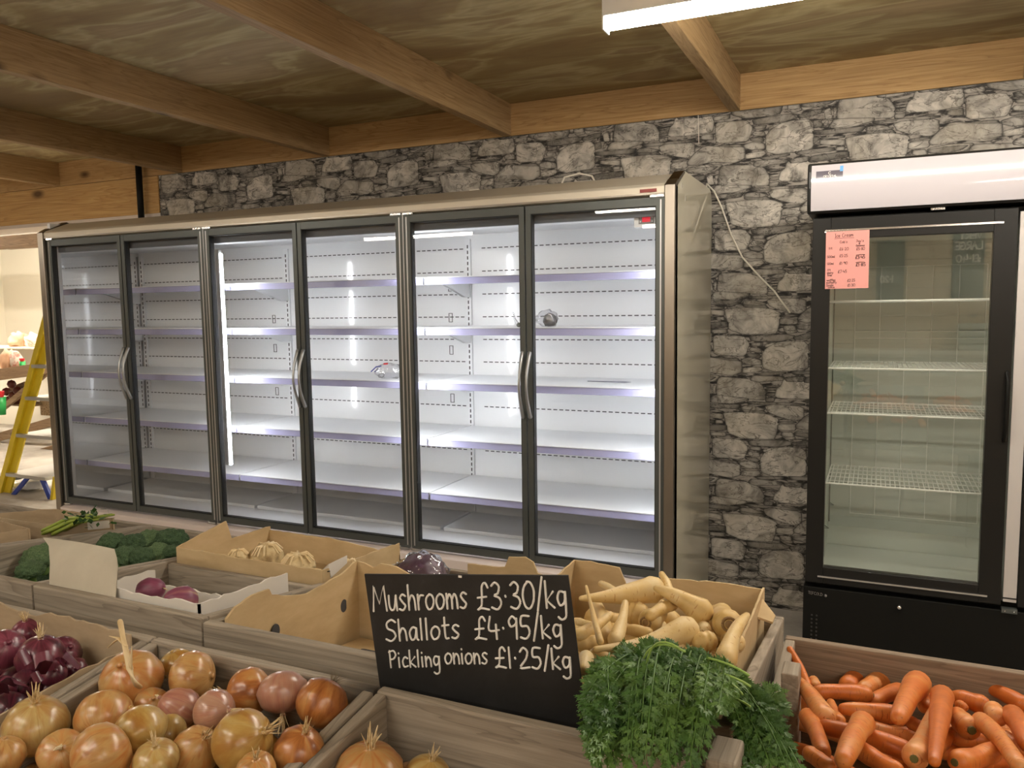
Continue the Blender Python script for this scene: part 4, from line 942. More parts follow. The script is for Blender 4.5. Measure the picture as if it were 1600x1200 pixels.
# ================================================================ VEGETABLES
UPV = Vector((0, 0, 1))
def unit(v): v = Vector(v); v.normalize(); return v
def onion_meshes():
    out = {}
    def bulb(fl, sh):
        prof = []
        for i in range(15):
            a = math.pi*i/14; z_ = -math.cos(a); r_ = math.sin(a)**.92
            prof.append((max(r_*(1+sh*z_), .02), z_*fl))
        prof += [(.12, fl*1.06), (.07, fl*1.14)]
        return prof
    for nm, fl, sh in (('a', .88, -.04), ('b', .80, .03), ('c', 1.02, -.12)):
        me = MB().lathe(bulb(fl, sh), n=28, wob=.07, seed=hash(nm) % 9*0+ord(nm)).build('bulb', ONION, loc=(0, 0, 0), smooth=True)
        out[nm] = me.data; bpy.data.objects.remove(me)
    def keep(mb, m):
        o = mb.build('tmp', m, loc=(0, 0, 0), smooth=True); d = o.data; bpy.data.objects.remove(o); return d
    rg = random.Random(3)
    # short frayed neck
    mb = MB()
    for i in range(9):
        a = rg.uniform(0, 6.28); L = rg.uniform(.25, .6); s_ = rg.uniform(.1, .45)
        mb.tube([(.05*math.cos(a), .05*math.sin(a), .85), (.09*math.cos(a), .09*math.sin(a), 1.0), (s_*math.cos(a)*.8, s_*math.sin(a)*.8, 1.0+L)], [.09, .06, .012], 6, .3)
    out['neck'] = keep(mb, HUSK)
    mb = MB()
    mb.tube([(0, 0, .82), (.02, 0, 1.02), (-.06, .03, 1.35), (-.12, .02, 1.8), (-.2, .0, 2.3)], [.16, .11, .10, .07, .08], 7, .45)
    mb.tube([(0, 0, .9), (.12, .05, 1.15), (.16, .08, 1.5)], [.1, .06, .01], 6, .3)
    mb.tube([(-.1, 0, 1.7), (-.3, .0, 1.95), (-.42, .0, 1.75)], [.06, .05, .01], 6, .3)
    mb.tube([(-.1, 0, 1.6), (.0, .1, 1.85), (-.02, .1, 2.15)], [.05, .04, .01], 6, .3)
    out['stalk'] = keep(mb, HUSK)
    mb = MB()
    mb.tube([(0, 0, .85), (.05, 0, 1.0), (.2, 0, 1.2), (.3, .02, 1.32)], [.16, .08, .07, .03], 6, .6)
    out['bent'] = keep(mb, HUSK)
    mb = MB()
    for i in range(26):
        a = rg.uniform(0, 6.28); s_ = rg.uniform(.05, .4); L = rg.uniform(.08, .4)
        mb.tube([(.04*math.cos(a), .04*math.sin(a), -.80), (s_*.6*math.cos(a), s_*.6*math.sin(a), -.85-L*.5), (s_*math.cos(a+.5), s_*math.sin(a+.5), -.82-L)], [.012, .009, .003], 4)
    out['roots'] = keep(mb, ROOTH)
    return out
OM = onion_meshes()
OVAR = {}
def with_mat(me, m):
    k = (me.name, m.name)
    if k not in OVAR: c = me.copy(); c.materials.clear(); c.materials.append(m); OVAR[k] = c
    return OVAR[k]
def onion(c, r, axis, label, m=ONION, shape='a', neck='neck', roots=True, name='brown_onion', cat='onion', group=None, spin=None, squash=1):
    q = UPV.rotation_difference(unit(axis)) @ Matrix.Rotation(random.uniform(0, 6.28) if spin is None else spin, 3, 'Z').to_quaternion()
    o = thing(name, label, cat, c, group, q); o.scale = (r, r, r*squash)
    def sub(nm, me):
        s_ = bpy.data.objects.new(nm, me); COL.objects.link(s_); s_.parent = o; return s_
    sub('bulb', with_mat(OM[shape], m))
    if neck: sub('neck', OM[neck])
    if roots: sub('roots', OM['roots'])
    return o
RIGHTV, UPC, TOC = Vector(RT), Vector(UP), -Vector(FW)
def ax(a, b_, c=0): return RIGHTV*a+UPC*b_+TOC*c     # orientation given as right / up / towards the viewer
# (px, py, radius px, zoffset, axis(right, up, towards), material, shape, neck, roots, label)
ON = [
 (206, 1062, 46, .012, (-.1, .75, .65), ONION, 'a', 'stalk', 0, 'large brown onion with a tall dry stalk at the back left of its heap'),
 (56, 1133, 46, .010, (.15, .9, .3), ONIONY, 'a', 'neck', 0, 'large golden onion with a frayed neck nearest the red onions'),
 (276, 1038, 26, -.006, (-.2, .9, .2), ONIONY, 'b', None, 0, 'pale onion half hidden behind the tall-stalk onion'),
 (300, 1058, 39, .004, (.95, .1, .1), ONION, 'b', None, 1, 'streaky peach onion with roots pointing left, right of the tall stalk'),
 (279, 1106, 30, .020, (-.85, .6, .2), ONIONP, 'c', 'bent', 0, 'pink onion with its neck to the upper left, mid heap'),
 (163, 1124, 43, .004, (.25, -.3, .9), ONION, 'a', 'bent', 1, 'orange brown onion below the tall-stalk onion'),
 (219, 1140, 39, .018, (-.5, .75, -.3), ONIONY, 'a', None, 1, 'yellow onion with a dark root tuft facing right'),
 (158, 1180, 47, .016, (-.7, -.35, .5), ONION, 'a', 'bent', 0, 'shiny onion with neck to the lower left at the bottom edge'),
 (96, 1176, 34, .002, (.3, .5, .6), ONION, 'b', 'bent', 0, 'brown onion tucked below the golden one'),
 (6, 1180, 30, .010, (.1, .9, .1), ONION, 'a', None, 0, 'orange onion cut by the lower left corner'),
 (336, 1111, 32, .018, (.85, .2, .4), ONIONP, 'a', 'bent', 0, 'round pink onion at the centre of the heap'),
 (388, 1081, 36, .002, (-.8, .1, .4), ONION, 'a', 'neck', 0, 'orange onion behind the round pink one'),
 (442, 1081, 38, .004, (.1, -.9, .3), ONIONP, 'b', 'neck', 0, 'peach onion with fine ribs left of the root-tufted one'),
 (503, 1099, 40, .010, (-.4, -.75, .5), ONION, 'a', 'bent', 1, 'onion with a torn golden skin at the right end of the heap'),
 (380, 1157, 47, .024, (.9, .45, .3), ONIONY, 'a', 'neck', 0, 'large tan onion with a ragged neck pointing right'),
 (468, 1172, 38, .006, (.3, .85, .3), ONION, 'a', 'neck', 0, 'orange onion beside the crate divider at the bottom'),
 (306, 1172, 36, .004, (.5, .7, .4), ONION, 'c', 'neck', 0, 'brown onion between the yellow and the tan onion'),
 (244, 1188, 34, .014, (.1, .9, .35), ONIONY, 'b', 'neck', 1, 'striped golden onion below the root tuft at the bottom edge'),
 (400, 1204, 30, .016, (.1, .9, .4), ONION, 'b', 'neck', 1, 'onion top with curly roots at the bottom edge'),
 (237, 1101, 26, -.012, (.3, .5, .5), ONION, 'a', None, 0, 'orange onion wedged behind the pink one'),
 (262, 1148, 28, -.012, (.3, -.5, .5), ONIONY, 'c', None, 0, 'golden onion in the gap under the pink one'),
]
bulbs = []
for px, py, rp, dz, a_, m, shp, nk, rt, lb in ON:
    z_ = .955+dz
    for _ in range(6): P = atz(px, py, z_); z_ = zf(P.y)-.012+dz
    r_ = rp*depth(P)/F_PX; bulbs.append([P, r_, (ax(*a_), m, shp, nk, rt, lb), (px, py, rp)])
for it in range(30):      # push overlapping bulbs apart along their own sight lines
    for i in range(len(bulbs)):
        for j in range(i+1, len(bulbs)):
            A_, B_ = bulbs[i], bulbs[j]; dd = (A_[0]-B_[0]).length; ov = (A_[1]+B_[1])*.90-dd
            if ov > 0:
                near, far = (A_, B_) if depth(A_[0]) < depth(B_[0]) else (B_, A_)
                for q, sg_ in ((near, -1), (far, 1)):
                    d_ = (q[0]-Vector(CAM)).normalized(); q[0] = q[0]+d_*sg_*ov*.25
                    q[1] = q[3][2]*depth(q[0])/F_PX
for P, r_, (a_, m, shp, nk, rt, lb), _ in bulbs:
    o = onion(P, r_/.97, a_, lb, m, shp, None if nk == 'stalk' else nk, bool(rt))
    if nk == 'stalk':
        yy = P.y-r_*.80; T = lambda px, py, dy=0: aty(px, py, yy+dy)
        mb = MB()
        mb.tube([T(216, 1072, .01), T(208, 1062, -.004), T(203, 1045), T(198, 1022, .006), T(193, 1000, .012), T(188, 972, .018)], [.0068, .0060, .0055, .0048, .0042, .0050], 8, .5)
        mb.tube([T(196, 1008, .010), T(184, 997, .01), T(171, 994, .006)], [.004, .0035, .001], 6, .4)
        mb.tube([T(186, 998, .010), T(177, 1004, .01), T(168, 1013, .006)], [.003, .0025, .0008], 6, .4)
        mb.tube([T(204, 1045), T(205, 1028, -.002), T(206, 1010, -.004)], [.003, .002, .0006], 6, .4)
        s_ = mb.build('dry_stalk', HUSK, loc=(0, 0, 0), smooth=True); s_.parent = o
        s_.matrix_parent_inverse = Matrix.LocRotScale(o.location, o.rotation_quaternion, o.scale).inverted()
rg = random.Random(5)
for i in range(5):
    for j in range(7):
        x = 3.53+i*.078+rg.uniform(-.01, .01); y = -2.90+j*.078+rg.uniform(-.01, .01)
        onion((x, y, zf(y)-.085+rg.uniform(-.008, .008)), .037, (rg.uniform(-1, 1), rg.uniform(-1, 1), rg.uniform(-.3, 1)), 'brown onion buried in the lower layer of the onion heap', rg.choice([ONION, ONIONY]), 'a', None, False, group='buried brown onions')
# crate in front of the board
for px, py, rp, z_, a_, m, nk, lb in ((577, 1212, 56, .925, (.05, .95, .2), ONION, 'neck', 'onion with a papery split neck below the price board'),
                                   (668, 1216, 38, .915, (.2, .9, .2), ONIONY, 'neck', 'golden onion top right of the split-neck onion'),
                                   (640, 1228, 38, .90, (.2, .9, .2), ONION, None, 'onion wedged between the two under the board')):
    P = atz(px, py, z_); onion(P, rp*depth(P)/F_PX, ax(*a_), lb, m, 'a', nk, False)
for i in range(4):
    for j in range(5):
        x = 3.98+i*.085+rg.uniform(-.01, .01); y = -2.88+j*.095
        onion((x, y, zf(y)-.115), .038, (rg.uniform(-1, 1), rg.uniform(-1, 1), 1), 'brown onion low in the crate below the price board', ONION, 'a', None, False, group='brown onions low in the front crate')
# red onions
for px, py, rp, dz, a_, nk, lb in ((8, 1014, 30, .02, (.5, .5, .5), None, 'glossy red onion at the left edge'), (44, 990, 26, .0, (0, .9, .3), 'neck', 'dark red onion at the back of its box'),
                                   (64, 1026, 36, .02, (.1, .9, .2), 'neck', 'largest red onion with a pale neck rim'), (96, 1024, 30, .006, (.6, .5, .3), None, 'blackish red onion at the right of the box'),
                                   (84, 1053, 20, .012, (.4, .5, .6), None, 'small flaking red onion above the golden onion'), (2, 1078, 22, .01, (.1, .5, .5), None, 'small red onion at the left edge below the glossy one'),
                                   (40, 1072, 26, -.004, (.4, .3, .6), None, 'red onion amid loose purple skins'), (14, 1112, 30, .004, (.4, .3, .6), None, 'deep purple onion low at the left edge'),
                                   (118, 1046, 18, -.006, (.4, .3, .6), None, 'small dark onion against the crate divider')):
    z_ = .955
    for _ in range(6): P = atz(px, py, z_); z_ = zf(P.y)-.02+dz
    onion(P, rp*depth(P)/F_PX, ax(*a_), lb, REDON, 'a', nk, False, 'red_onion')
for i in range(5):
    for j in range(6):
        x = 3.10+i*.072; y = -2.86+j*.088
        onion((x+rg.uniform(-.01, .01), y, zf(y)-.08), .036, (rg.uniform(-1, 1), rg.uniform(-1, 1), 1), 'red onion buried in the lower layer of its box', REDON, 'a', None, False, 'red_onion', group='buried red onions')
for i in range(9):     # loose papery skins
    px, py = rg.uniform(15, 140), rg.uniform(1010, 1095); P = atz(px, py, .985); s_ = rg.uniform(.008, .016)
    if P.x > 3.44: P.x = 3.43
    a = unit((rg.uniform(-1, 1), rg.uniform(-1, 1), rg.uniform(.3, 1))); b_ = a.cross(UPV).normalized(); c_ = a.cross(b_)
    gr = [[P+b_*s_*(u-.5)*1.6+c_*s_*(v_-.5)*2+a*s_*.5*(1-(2*u-1)**2)*(1-.4*v_) for u in (0, .33, .66, 1)] for v_ in (0, .5, 1)]
    o = sheet(gr, .0006).build('onion_skin', REDON, smooth=True); tag(o, 'loose curled purple onion skin among the red onions', 'onion skin', 'loose purple skins')
# purple bulbs on the white tray
for px, py, rp, z_, a_, m, sq, lb in ((236, 922, 25, .965, (.9, .25, .2), TURN, 1.15, 'pink striped bulb at the left end of the white tray'), (282, 939, 29, .965, (-.6, .2, .5), TURN, 1.15, 'larger maroon bulb with a dry root in the middle of the white tray'), (352, 945, 18, .94, (-.6, .2, .5), TURN, 1.1, 'smaller purple bulb at the right end of the white tray')):
    P = atz(px, py, z_); o = onion(P, rp*.78*depth(P)/F_PX, ax(*a_), lb, m, 'c', 'bent', False, 'purple_bulb', 'turnip', squash=sq)
# celeriac
def lumpy(c, r, seed, sq=(1, 1, .85), amp=.12, fq=3.0, ridg=True, sub=4):
    bm = bmesh.new(); bmesh.ops.create_icosphere(bm, subdivisions=sub, radius=1); vs = []
    for v in bm.verts:
        p = v.co; n_ = noise.noise(p*fq+Vector((seed, 0, 0)))*amp+(noise.noise(Vector((math.atan2(p.y, p.x)*5, p.z*1.2, seed)))*.07 if ridg else 0)
        vs.append(Vector(c)+Vector((p.x*sq[0], p.y*sq[1], p.z*sq[2]))*r*(1+n_))
    mb = MB(); mb.add(vs, [[v.index for v in f.verts] for f in bm.faces]); bm.free(); return mb
for i, (px, py, rp, z_, lb) in enumerate(((372, 872, 16, .945, 'flattened pale root behind the carton handle hole'), (416, 872, 27, .935, 'largest wrinkled pale celeriac in the tan box'), (466, 886, 26, .935, 'wrinkled celeriac at the right of the tan box'), (547, 884, 12, .93, 'pale root behind the bent white card'))):
    P = atz(px, py, z_); r_ = rp*depth(P)/F_PX
    o = thing('celeriac', lb, 'celeriac', P); lumpy(P, r_, i*3.1).build('bulb', CELER, o, smooth=True)
    mb = MB()
    for k in range(14):
        a = rg.uniform(0, 6.28); mb.tube([P+Vector((math.cos(a)*r_*.2, math.sin(a)*r_*.2, r_*.80)), P+Vector((math.cos(a)*r_*.6, math.sin(a)*r_*.6, r_*.80)), P+Vector((math.cos(a)*r_*.95, math.sin(a)*r_*.95, r_*.42))], .0022, 4)
    mb.build('fibres', HUSK, o)
# broccoli
def floret_mesh(seed):
    bm = bmesh.new(); bmesh.ops.create_icosphere(bm, subdivisions=5, radius=1); vs = []
    for v in bm.verts:
        p = v.co
        d1 = noise.voronoi(p*2.6+Vector((seed, 0, 0)))[0][0]; d2 = noise.voronoi(p*11+Vector((seed, 3, 0)))[0][0]
        s_ = 1+.30*(.6-d1)+.10*(.5-d2)
        q = Vector((p.x, p.y, p.z*.78 if p.z > 0 else p.z*.45))*s_; vs.append(q)
    mb = MB(); mb.add(vs, [[v.index for v in f.verts] for f in bm.faces]); bm.free()
    o = mb.build('tmp', BROC, loc=(0, 0, 0), smooth=True); d = o.data; bpy.data.objects.remove(o); return d
BF = [floret_mesh(1.3), floret_mesh(7.7)]
sk = MB().lathe([(.55, -.3), (.35, -.6), (.28, -1.1), (.27, -1.35)], n=12).build('tmp', BSTALK, loc=(0, 0, 0), smooth=True); SKM = sk.data; bpy.data.objects.remove(sk)
BR_ = [(178, 852, 24, 'broccoli head behind the grey card, left of the pile'), (207, 852, 22, 'broccoli head at the back left of the pile'), (236, 846, 22, 'broccoli head at the middle back of the pile'), (268, 846, 25, 'tallest broccoli head at the back right'),
      (197, 872, 22, 'broccoli head showing a green leaf edge beside the grey card'), (222, 872, 20, 'broccoli head in the front middle of the pile'), (247, 866, 20, 'broccoli head under the tallest one'), (272, 866, 18, 'broccoli head at the front right near the tan box'),
      (58, 872, 26, 'broccoli head left of the grey card'), (48, 892, 20, 'lower broccoli head at the far left')]
for i, (px, py, rp, lb) in enumerate(BR_):
    P = atz(px, py, .915 if i < 8 else .90); P.x = min(max(P.x, 2.64), 2.975); r_ = rp*depth(P)/F_PX
    o = thing('broccoli', lb, 'broccoli', P); o.scale = (r_, r_, r_); o.rotation_euler = (rg.uniform(-.3, .3), rg.uniform(-.3, .3), rg.uniform(0, 6))
    for nm, me in (('floret_crown', BF[i % 2]), ('stalk', SKM)):
        s_ = bpy.data.objects.new(nm, me); COL.objects.link(s_); s_.parent = o
# hidden layer of broccoli filling the crate
for i in range(4):
    for j in range(5):
        o = thing('broccoli', 'broccoli head low in the broccoli crate', 'broccoli', (2.65+i*.1, -2.16+j*.11, .835-.01*j), 'broccoli low in the crate'); o.scale = (.062,)*3; o.rotation_euler = (0, 0, i*j)
        for nm, me in (('floret_crown', BF[(i+j) % 2]), ('stalk', SKM)):
            s_ = bpy.data.objects.new(nm, me); COL.objects.link(s_); s_.parent = o
# green cabbage edge behind the tan box
P = atz(346, 850, .90); o = lumpy(P, .03, 4, (1, 1, .8)).build('green_cabbage', mat('pale_green_leaf', (.20, .27, .14), .6), smooth=True); tag(o, 'pale green vegetable peeking out behind the tan box', 'cabbage')
# celery
P = atz(110, 812, .95); cl = thing('celery', 'green celery sticks with leafy tips in the dull cardboard box', 'celery', P)
mb = MB()
for i in range(7):
    a = Vector((rg.uniform(-.03, .03), rg.uniform(-.03, .03), rg.uniform(-.01, .0))); mb.tube([P+a+Vector((-.06, -.02, -.03)), P+a+Vector((0, 0, .0)), P+a+Vector((.07, .03, .012))], [.009, .008, .005], 7, .6)
mb.build('sticks', CELERY, cl, smooth=True)
mb = MB()
for i in range(60):
    c_ = P+Vector((rg.uniform(-.01, .12), rg.uniform(-.03, .05), rg.uniform(-.01, .028))); a = unit((rg.uniform(-1, 1), rg.uniform(-1, 1), rg.uniform(-.2, 1))); b_ = unit(a.cross(UPV)+Vector((.01, 0, 0))); s_ = rg.uniform(.008, .014)
    mb.add([c_, c_+a*s_+b_*s_*.6, c_+a*s_*1.8, c_+a*s_-b_*s_*.6], [(0, 1, 2, 3)])
mb.build('leaves', LEAF, cl)
# wrapped purple cabbage
P = Vector((3.74, -1.685, .875)); P = aty(657, 905, -1.69); cg = thing('purple_cabbage', 'dark purple cabbage in clear film behind the price board', 'cabbage', P)
r_ = 44*depth(P)/F_PX
lumpy(P, r_*.93, 2.2, (1, 1, .92), .12, 2.2, False).build('head', CABB, cg, smooth=True)
lumpy(P, r_*1.02, 8.2, (1.03, 1, .92), .16, 4.5, False).build('film_wrap', FILM, cg, smooth=True)

# ---- roots: carrots and parsnips from sight-line end points on a heap surface
def root(kind, p0, p1, r0, r1, label, bend=.0, mid=None, group=None, crown=True, prof=None):
    """p0 crown end, p1 tip end (world), radii in m"""
    p0, p1 = Vector(p0), Vector(p1); n = 11; side = (p1-p0).cross(TOC).normalized(); L = (p1-p0).length
    pts = []; rr = []
    for i in range(n):
        u = i/(n-1); c_ = p0.lerp(p1, u)+side*bend*L*math.sin(math.pi*u)+Vector((0, 0, 0))
        if mid is not None: c_ = p0*(1-u)**2+mid*2*u*(1-u)+p1*u*u
        pts.append(c_); f = (1-u) if kind == 'carrot' else (1-u)**1.35
        bulge = 1+.05*math.sin(9*u+r0*900)
        rr.append((r1+(r0-r1)*(f*.75+.25*math.sqrt(max(1-u, 0))))*bulge)
    o = thing(kind, label, kind, p0, group)
    mb = MB(); mb.tube(pts, rr, 16 if L > .03 else 12); 
    # ring wobble
    mb.build('root', CARROT if kind == 'carrot' else PARS, o, smooth=True)
    d_ = (pts[0]-pts[1]).normalized(); e = pts[0]+d_*r0*.80
    if crown:
        if kind == 'carrot':
            MB().tube([e-d_*r0*.1, e+d_*r0*.16], [r0*.42, r0*.30], 10, cap='flat').build('crown_scar', CROWN, o, smooth=False)
        else:
            ring = []; b_ = d_.cross(UPV).normalized(); c_ = d_.cross(b_)
            q = [e+(b_*math.cos(a)+c_*math.sin(a))*r0*.42 for a in [2*math.pi*k/14 for k in range(15)]]
            MB().tube(q, r0*.10, 6, cap='flat').tube([e-d_*r0*.1, e+d_*r0*.12], [r0*.30, r0*.24], 10, cap='flat').build('crown_scar', PCROWN, o, smooth=True)
    return o
def hz_car(y): return .885+.10*(-1.80-y)*.55     # heap surface of the carrots
def place(kind, lst, z0, slope=0.0):
    for a, b_, ra, rb, dz, lb, *ex in lst:
        Z = lambda P: z0+slope*(-1.9-P.y)+dz
        za = zb2 = z0+dz
        tilt = ex[0] if ex else 0; cr_ = ex[1] if len(ex) > 1 else True; bd = ex[2] if len(ex) > 2 else .03
        for _ in range(5): A_ = atz(*a, za); za = Z(A_); B_ = atz(*b_, zb2); zb2 = Z(B_)+tilt
        root(kind, A_, B_, ra*depth(A_)/F_PX, rb*depth(B_)/F_PX, lb, bd, crown=cr_)
CL = [
 ((1263, 1080), (1234, 1014), 9, 5, .0, 'long thin carrot leaning up the crate corner', .055, False),
 ((1288, 1120), (1238, 1055), 18, 6, .022, 'carrot slanting up towards the corner post', .02),
 ((1352, 1085), (1280, 1081), 13, 11, .018, 'level carrot at the upper left of the heap'),
 ((1342, 1058), (1325, 1072), 17, 14, .0, 'stubby carrot at the back left', 0, False),
 ((1380, 1064), (1350, 1078), 17, 12, .004, 'carrot with a stub of green stem at the back'),
 ((1404, 1080), (1365, 1097), 13, 11, .006, 'carrot crossing under the thick pale one'),
 ((1434, 1068), (1404, 1122), 20, 12, .038, 'thickest pale carrot with a yellowish tip, pointing down'),
 ((1394, 1117), (1318, 1108), 15, 9, .018, 'carrot with a yellow tip pointing left'),
 ((1348, 1130), (1318, 1188), 18, 15, .040, 'fat pinkish carrot pointing down to the greens'),
 ((1412, 1172), (1290, 1136), 16, 12, .018, 'long carrot running under the fat pinkish one', 0, False),
 ((1472, 1088), (1460, 1190), 18, 9, .040, 'dark orange carrot hanging straight down'),
 ((1430, 1182), (1459, 1106), 19, 6, .030, 'carrot pointing up with its green crown at the bottom'),
 ((1450, 1076), (1510, 1082), 13, 11, .004, 'carrot lying level at the middle back', 0, False),
 ((1532, 1101), (1495, 1090), 15, 12, .014, 'carrot showing a dark green crown to the right'),
 ((1557, 1120), (1552, 1108), 15, 13, .026, 'egg-shaped yellowish carrot end on', 0, False),
 ((1513, 1137), (1496, 1118), 19, 14, .026, 'carrot end on with a dark round crown spot'),
 ((1598, 1100), (1532, 1070), 13, 9, .022, 'long carrot pointing left from the right edge', 0, False),
 ((1592, 1072), (1594, 1090), 16, 14, .01, 'pale stub at the right edge', 0, False),
 ((1582, 1118), (1605, 1165), 16, 12, .030, 'bent carrot at the right edge', 0, False),
 ((1532, 1126), (1592, 1196), 14, 12, .036, 'long straight carrot slanting to the lower right corner', 0, False),
 ((1500, 1190), (1556, 1172), 18, 14, .024, 'carrot with a broad crown at the bottom edge'),
 ((1495, 1150), (1540, 1155), 15, 12, .0, 'shadowed carrot under the crown-spot one', 0, False),
 ((1345, 1172), (1400, 1202), 15, 12, .02, 'carrot in front of the fat pinkish one', 0, False),
 ((1262, 1120), (1286, 1176), 14, 12, .012, 'carrot half covered by the greens', 0, False),
 ((1266, 1178), (1296, 1196), 13, 11, .02, 'short carrot end beside the greens', 0, False),
 ((1366, 1140), (1424, 1152), 13, 10, .0, 'shadowed carrot in the middle of the heap', 0, False),
 ((1312, 1126), (1298, 1098), 9, 7, .010, 'knobbly pale little carrot', 0, False),
 ((1500, 1102), (1506, 1105), 8, 7, .02, 'tiny yellow carrot tip by the dark crown', 0, False),
 ((1271, 1064), (1275, 1072), 8, 8, .01, 'small rounded carrot top by the corner', 0, False),
 ((1455, 1094), (1445, 1104), 13, 11, .010, 'short carrot behind the straight-down one', 0, False),
 ((1560, 1150), (1600, 1168), 14, 12, .008, 'carrot beneath the long straight one', 0, False),
 ((1425, 1130), (1448, 1140), 11, 9, .006, 'small carrot with dried leaf tuft'),
 ((1465, 1168), (1482, 1150), 11, 9, .0, 'small shadowed carrot by the bottom', 0, False),
]
place('carrot', CL, .862, .16)
for i in range(46):
    x = rg.uniform(4.46, 5.05); y = rg.uniform(-2.24, -1.80); a = rg.uniform(0, 6.28); L = rg.uniform(.08, .13); zz = .80+.16*(-1.9-y)+rg.uniform(0, .045)
    d_ = Vector((math.cos(a), math.sin(a), 0))*L*.5; A_, B_ = Vector((x, y, zz))-d_, Vector((x, y, zz))+d_
    for q in (A_, B_): q.x = min(max(q.x, 4.44), 5.11); q.y = min(max(q.y, -2.26), -1.78)
    root('carrot', A_, B_, .016, .008, 'carrot deep in the heap, mostly covered', .04, group='covered carrots', crown=False)
for i in range(14):
    x = rg.uniform(4.80, 5.06); y = rg.uniform(-2.2, -1.82); a = rg.uniform(0, 6.28); L = .12; zz = .875+.16*(-1.9-y)
    d_ = Vector((math.cos(a), math.sin(a), 0))*L*.5
    root('carrot', Vector((x, y, zz))-d_, Vector((x, y, zz))+d_, .016, .008, 'carrot at the right end of the heap beyond the frame', .04, group='carrots beyond the frame', crown=False)
PL = [
 ((1020, 921), (908, 935), 22, 4, .055, 'largest parsnip lying level at the top of the heap', 0, False, -.02),
 ((1094, 955), (1026, 919), 21, 6, .050, 'parsnip with dark side nicks slanting right', .03, False, .04),
 ((1137, 975), (1128, 958), 24, 16, .045, 'parsnip end on with a ringed crown facing out', -.04),
 ((938, 1003), (916, 916), 6, 2, .060, 'thin spindly parsnip standing upright', .03, False, 0),
 ((965, 928), (939, 912), 7, 5, .03, 'pale parsnip tip behind the largest one', 0, False),
 ((961, 1000), (977, 942), 13, 5, .042, 'slender upright parsnip at the left', .03, False),
 ((906, 992), (953, 961), 12, 6, .05, 'parsnip root crossing behind the spindly one', .01, False),
 ((996, 960), (985, 958), 20, 18, .020, 'rounded parsnip body in the shadow of the largest', 0, False),
 ((1015, 970), (1032, 958), 19, 11, .035, 'parsnip with a dark hollow crown'),
 ((1072, 985), (930, 1015), 22, 5, .055, 'broad parsnip with its tip reaching far left', 0, False, -.05),
 ((1046, 926), (1034, 897), 9, 5, .055, 'knobbly little parsnip sticking up at the back', .02, False),
 ((1050, 945), (1016, 962), 10, 9, .05, 'stub root lying over the hollow crown one', 0, False),
 ((1106, 1002), (1093, 1003), 16, 14, .045, 'rounded parsnip end just above the greens', 0, False),
 ((1134, 1030), (1167, 962), 17, 6, .050, 'parsnip pointing up beside the box edge', .02, False, -.05),
 ((925, 978), (903, 972), 6, 5, .045, 'pale parsnip tip beside the board edge', 0, False),
 ((946, 996), (932, 946), 13, 9, .025, 'parsnip behind the slender upright one', 0, False),
 ((930, 1005), (910, 1008), 13, 11, .035, 'short parsnip body beside the board', 0, False),
 ((916, 1028), (912, 1048), 13, 10, .050, 'parsnip above the leaf edge near the board', 0, False),
 ((1012, 990), (980, 984), 10, 9, .035, 'parsnip in the gap under the hollow crown one', 0, False),
 ((1150, 1005), (1138, 1000), 15, 14, .025, 'parsnip under the ringed crown', 0, False),
 ((944, 1030), (930, 1025), 14, 12, .040, 'parsnip half under the leaves at left', 0, False),
 ((1100, 985), (1098, 975), 12, 10, .03, 'small rounded parsnip between the big ones', 0, False),
 ((1060, 1012), (1030, 1008), 13, 12, .035, 'parsnip tucked under the broad one', 0, False),
]
place('parsnip', PL, .945, .05)
for i in range(34):
    x = rg.uniform(4.01, 4.30); y = rg.uniform(-2.15, -1.73); a = rg.uniform(0, 6.28); L = rg.uniform(.07, .12); zz = rg.uniform(.86, .93)
    d_ = Vector((math.cos(a), math.sin(a), 0))*L*.5; A_, B_ = Vector((x, y, zz))-d_, Vector((x, y, zz))+d_
    for q in (A_, B_): q.x = min(max(q.x, 3.99), 4.325); q.y = min(max(q.y, -2.18), -1.70)
    root('parsnip', A_, B_, .023, .009, 'parsnip deep in the box, mostly covered', .03, group='covered parsnips', crown=False)

# ---- leafy greens draped over the rims
gn = thing('leafy_greens', 'big bunch of feathery green leaves draped between parsnips and carrots', 'greens', (4.25, -2.25, .98))
stems = MB(); leaves = MB(); rg = random.Random(21)
def leaf(mb, c, d, nrm, s):
    d = unit(d); sd = unit(d.cross(nrm)); nn = sd.cross(d)
    # three-lobed serrated leaflet
    shape = [(0, 0), (.12, .07), (.42, .34), (.40, .12), (.74, .27), (.70, .08), (1.05, .05), (1.2, 0)]
    pts = [c+d*a*s+sd*b_*s+nn*(.18*s*math.sin(a*2.2)-.25*abs(b_)*s) for a, b_ in shape]+[c+d*a*s-sd*b_*s+nn*(.18*s*math.sin(a*2.2)-.25*abs(b_)*s) for a, b_ in shape[-2:0:-1]]
    o = len(mb.v)
    n_ = len(pts); mb.v += [tuple(p) for p in pts]; mb.uv += [(0, 0)]*n_
    k = len(shape)
    for i in range(1, k-1):
        j = n_-i; j2 = n_-i-1
        if i == 1: mb.f.append((o, o+1, o+n_-1))
        if i < k-2: mb.f.append((o+i, o+i+1, o+j2, o+j))
        else: mb.f.append((o+i, o+i+1, o+j2 if j2 != i+1 else o+j, o+j) if j2 != i+1 else (o+i, o+i+1, o+j))
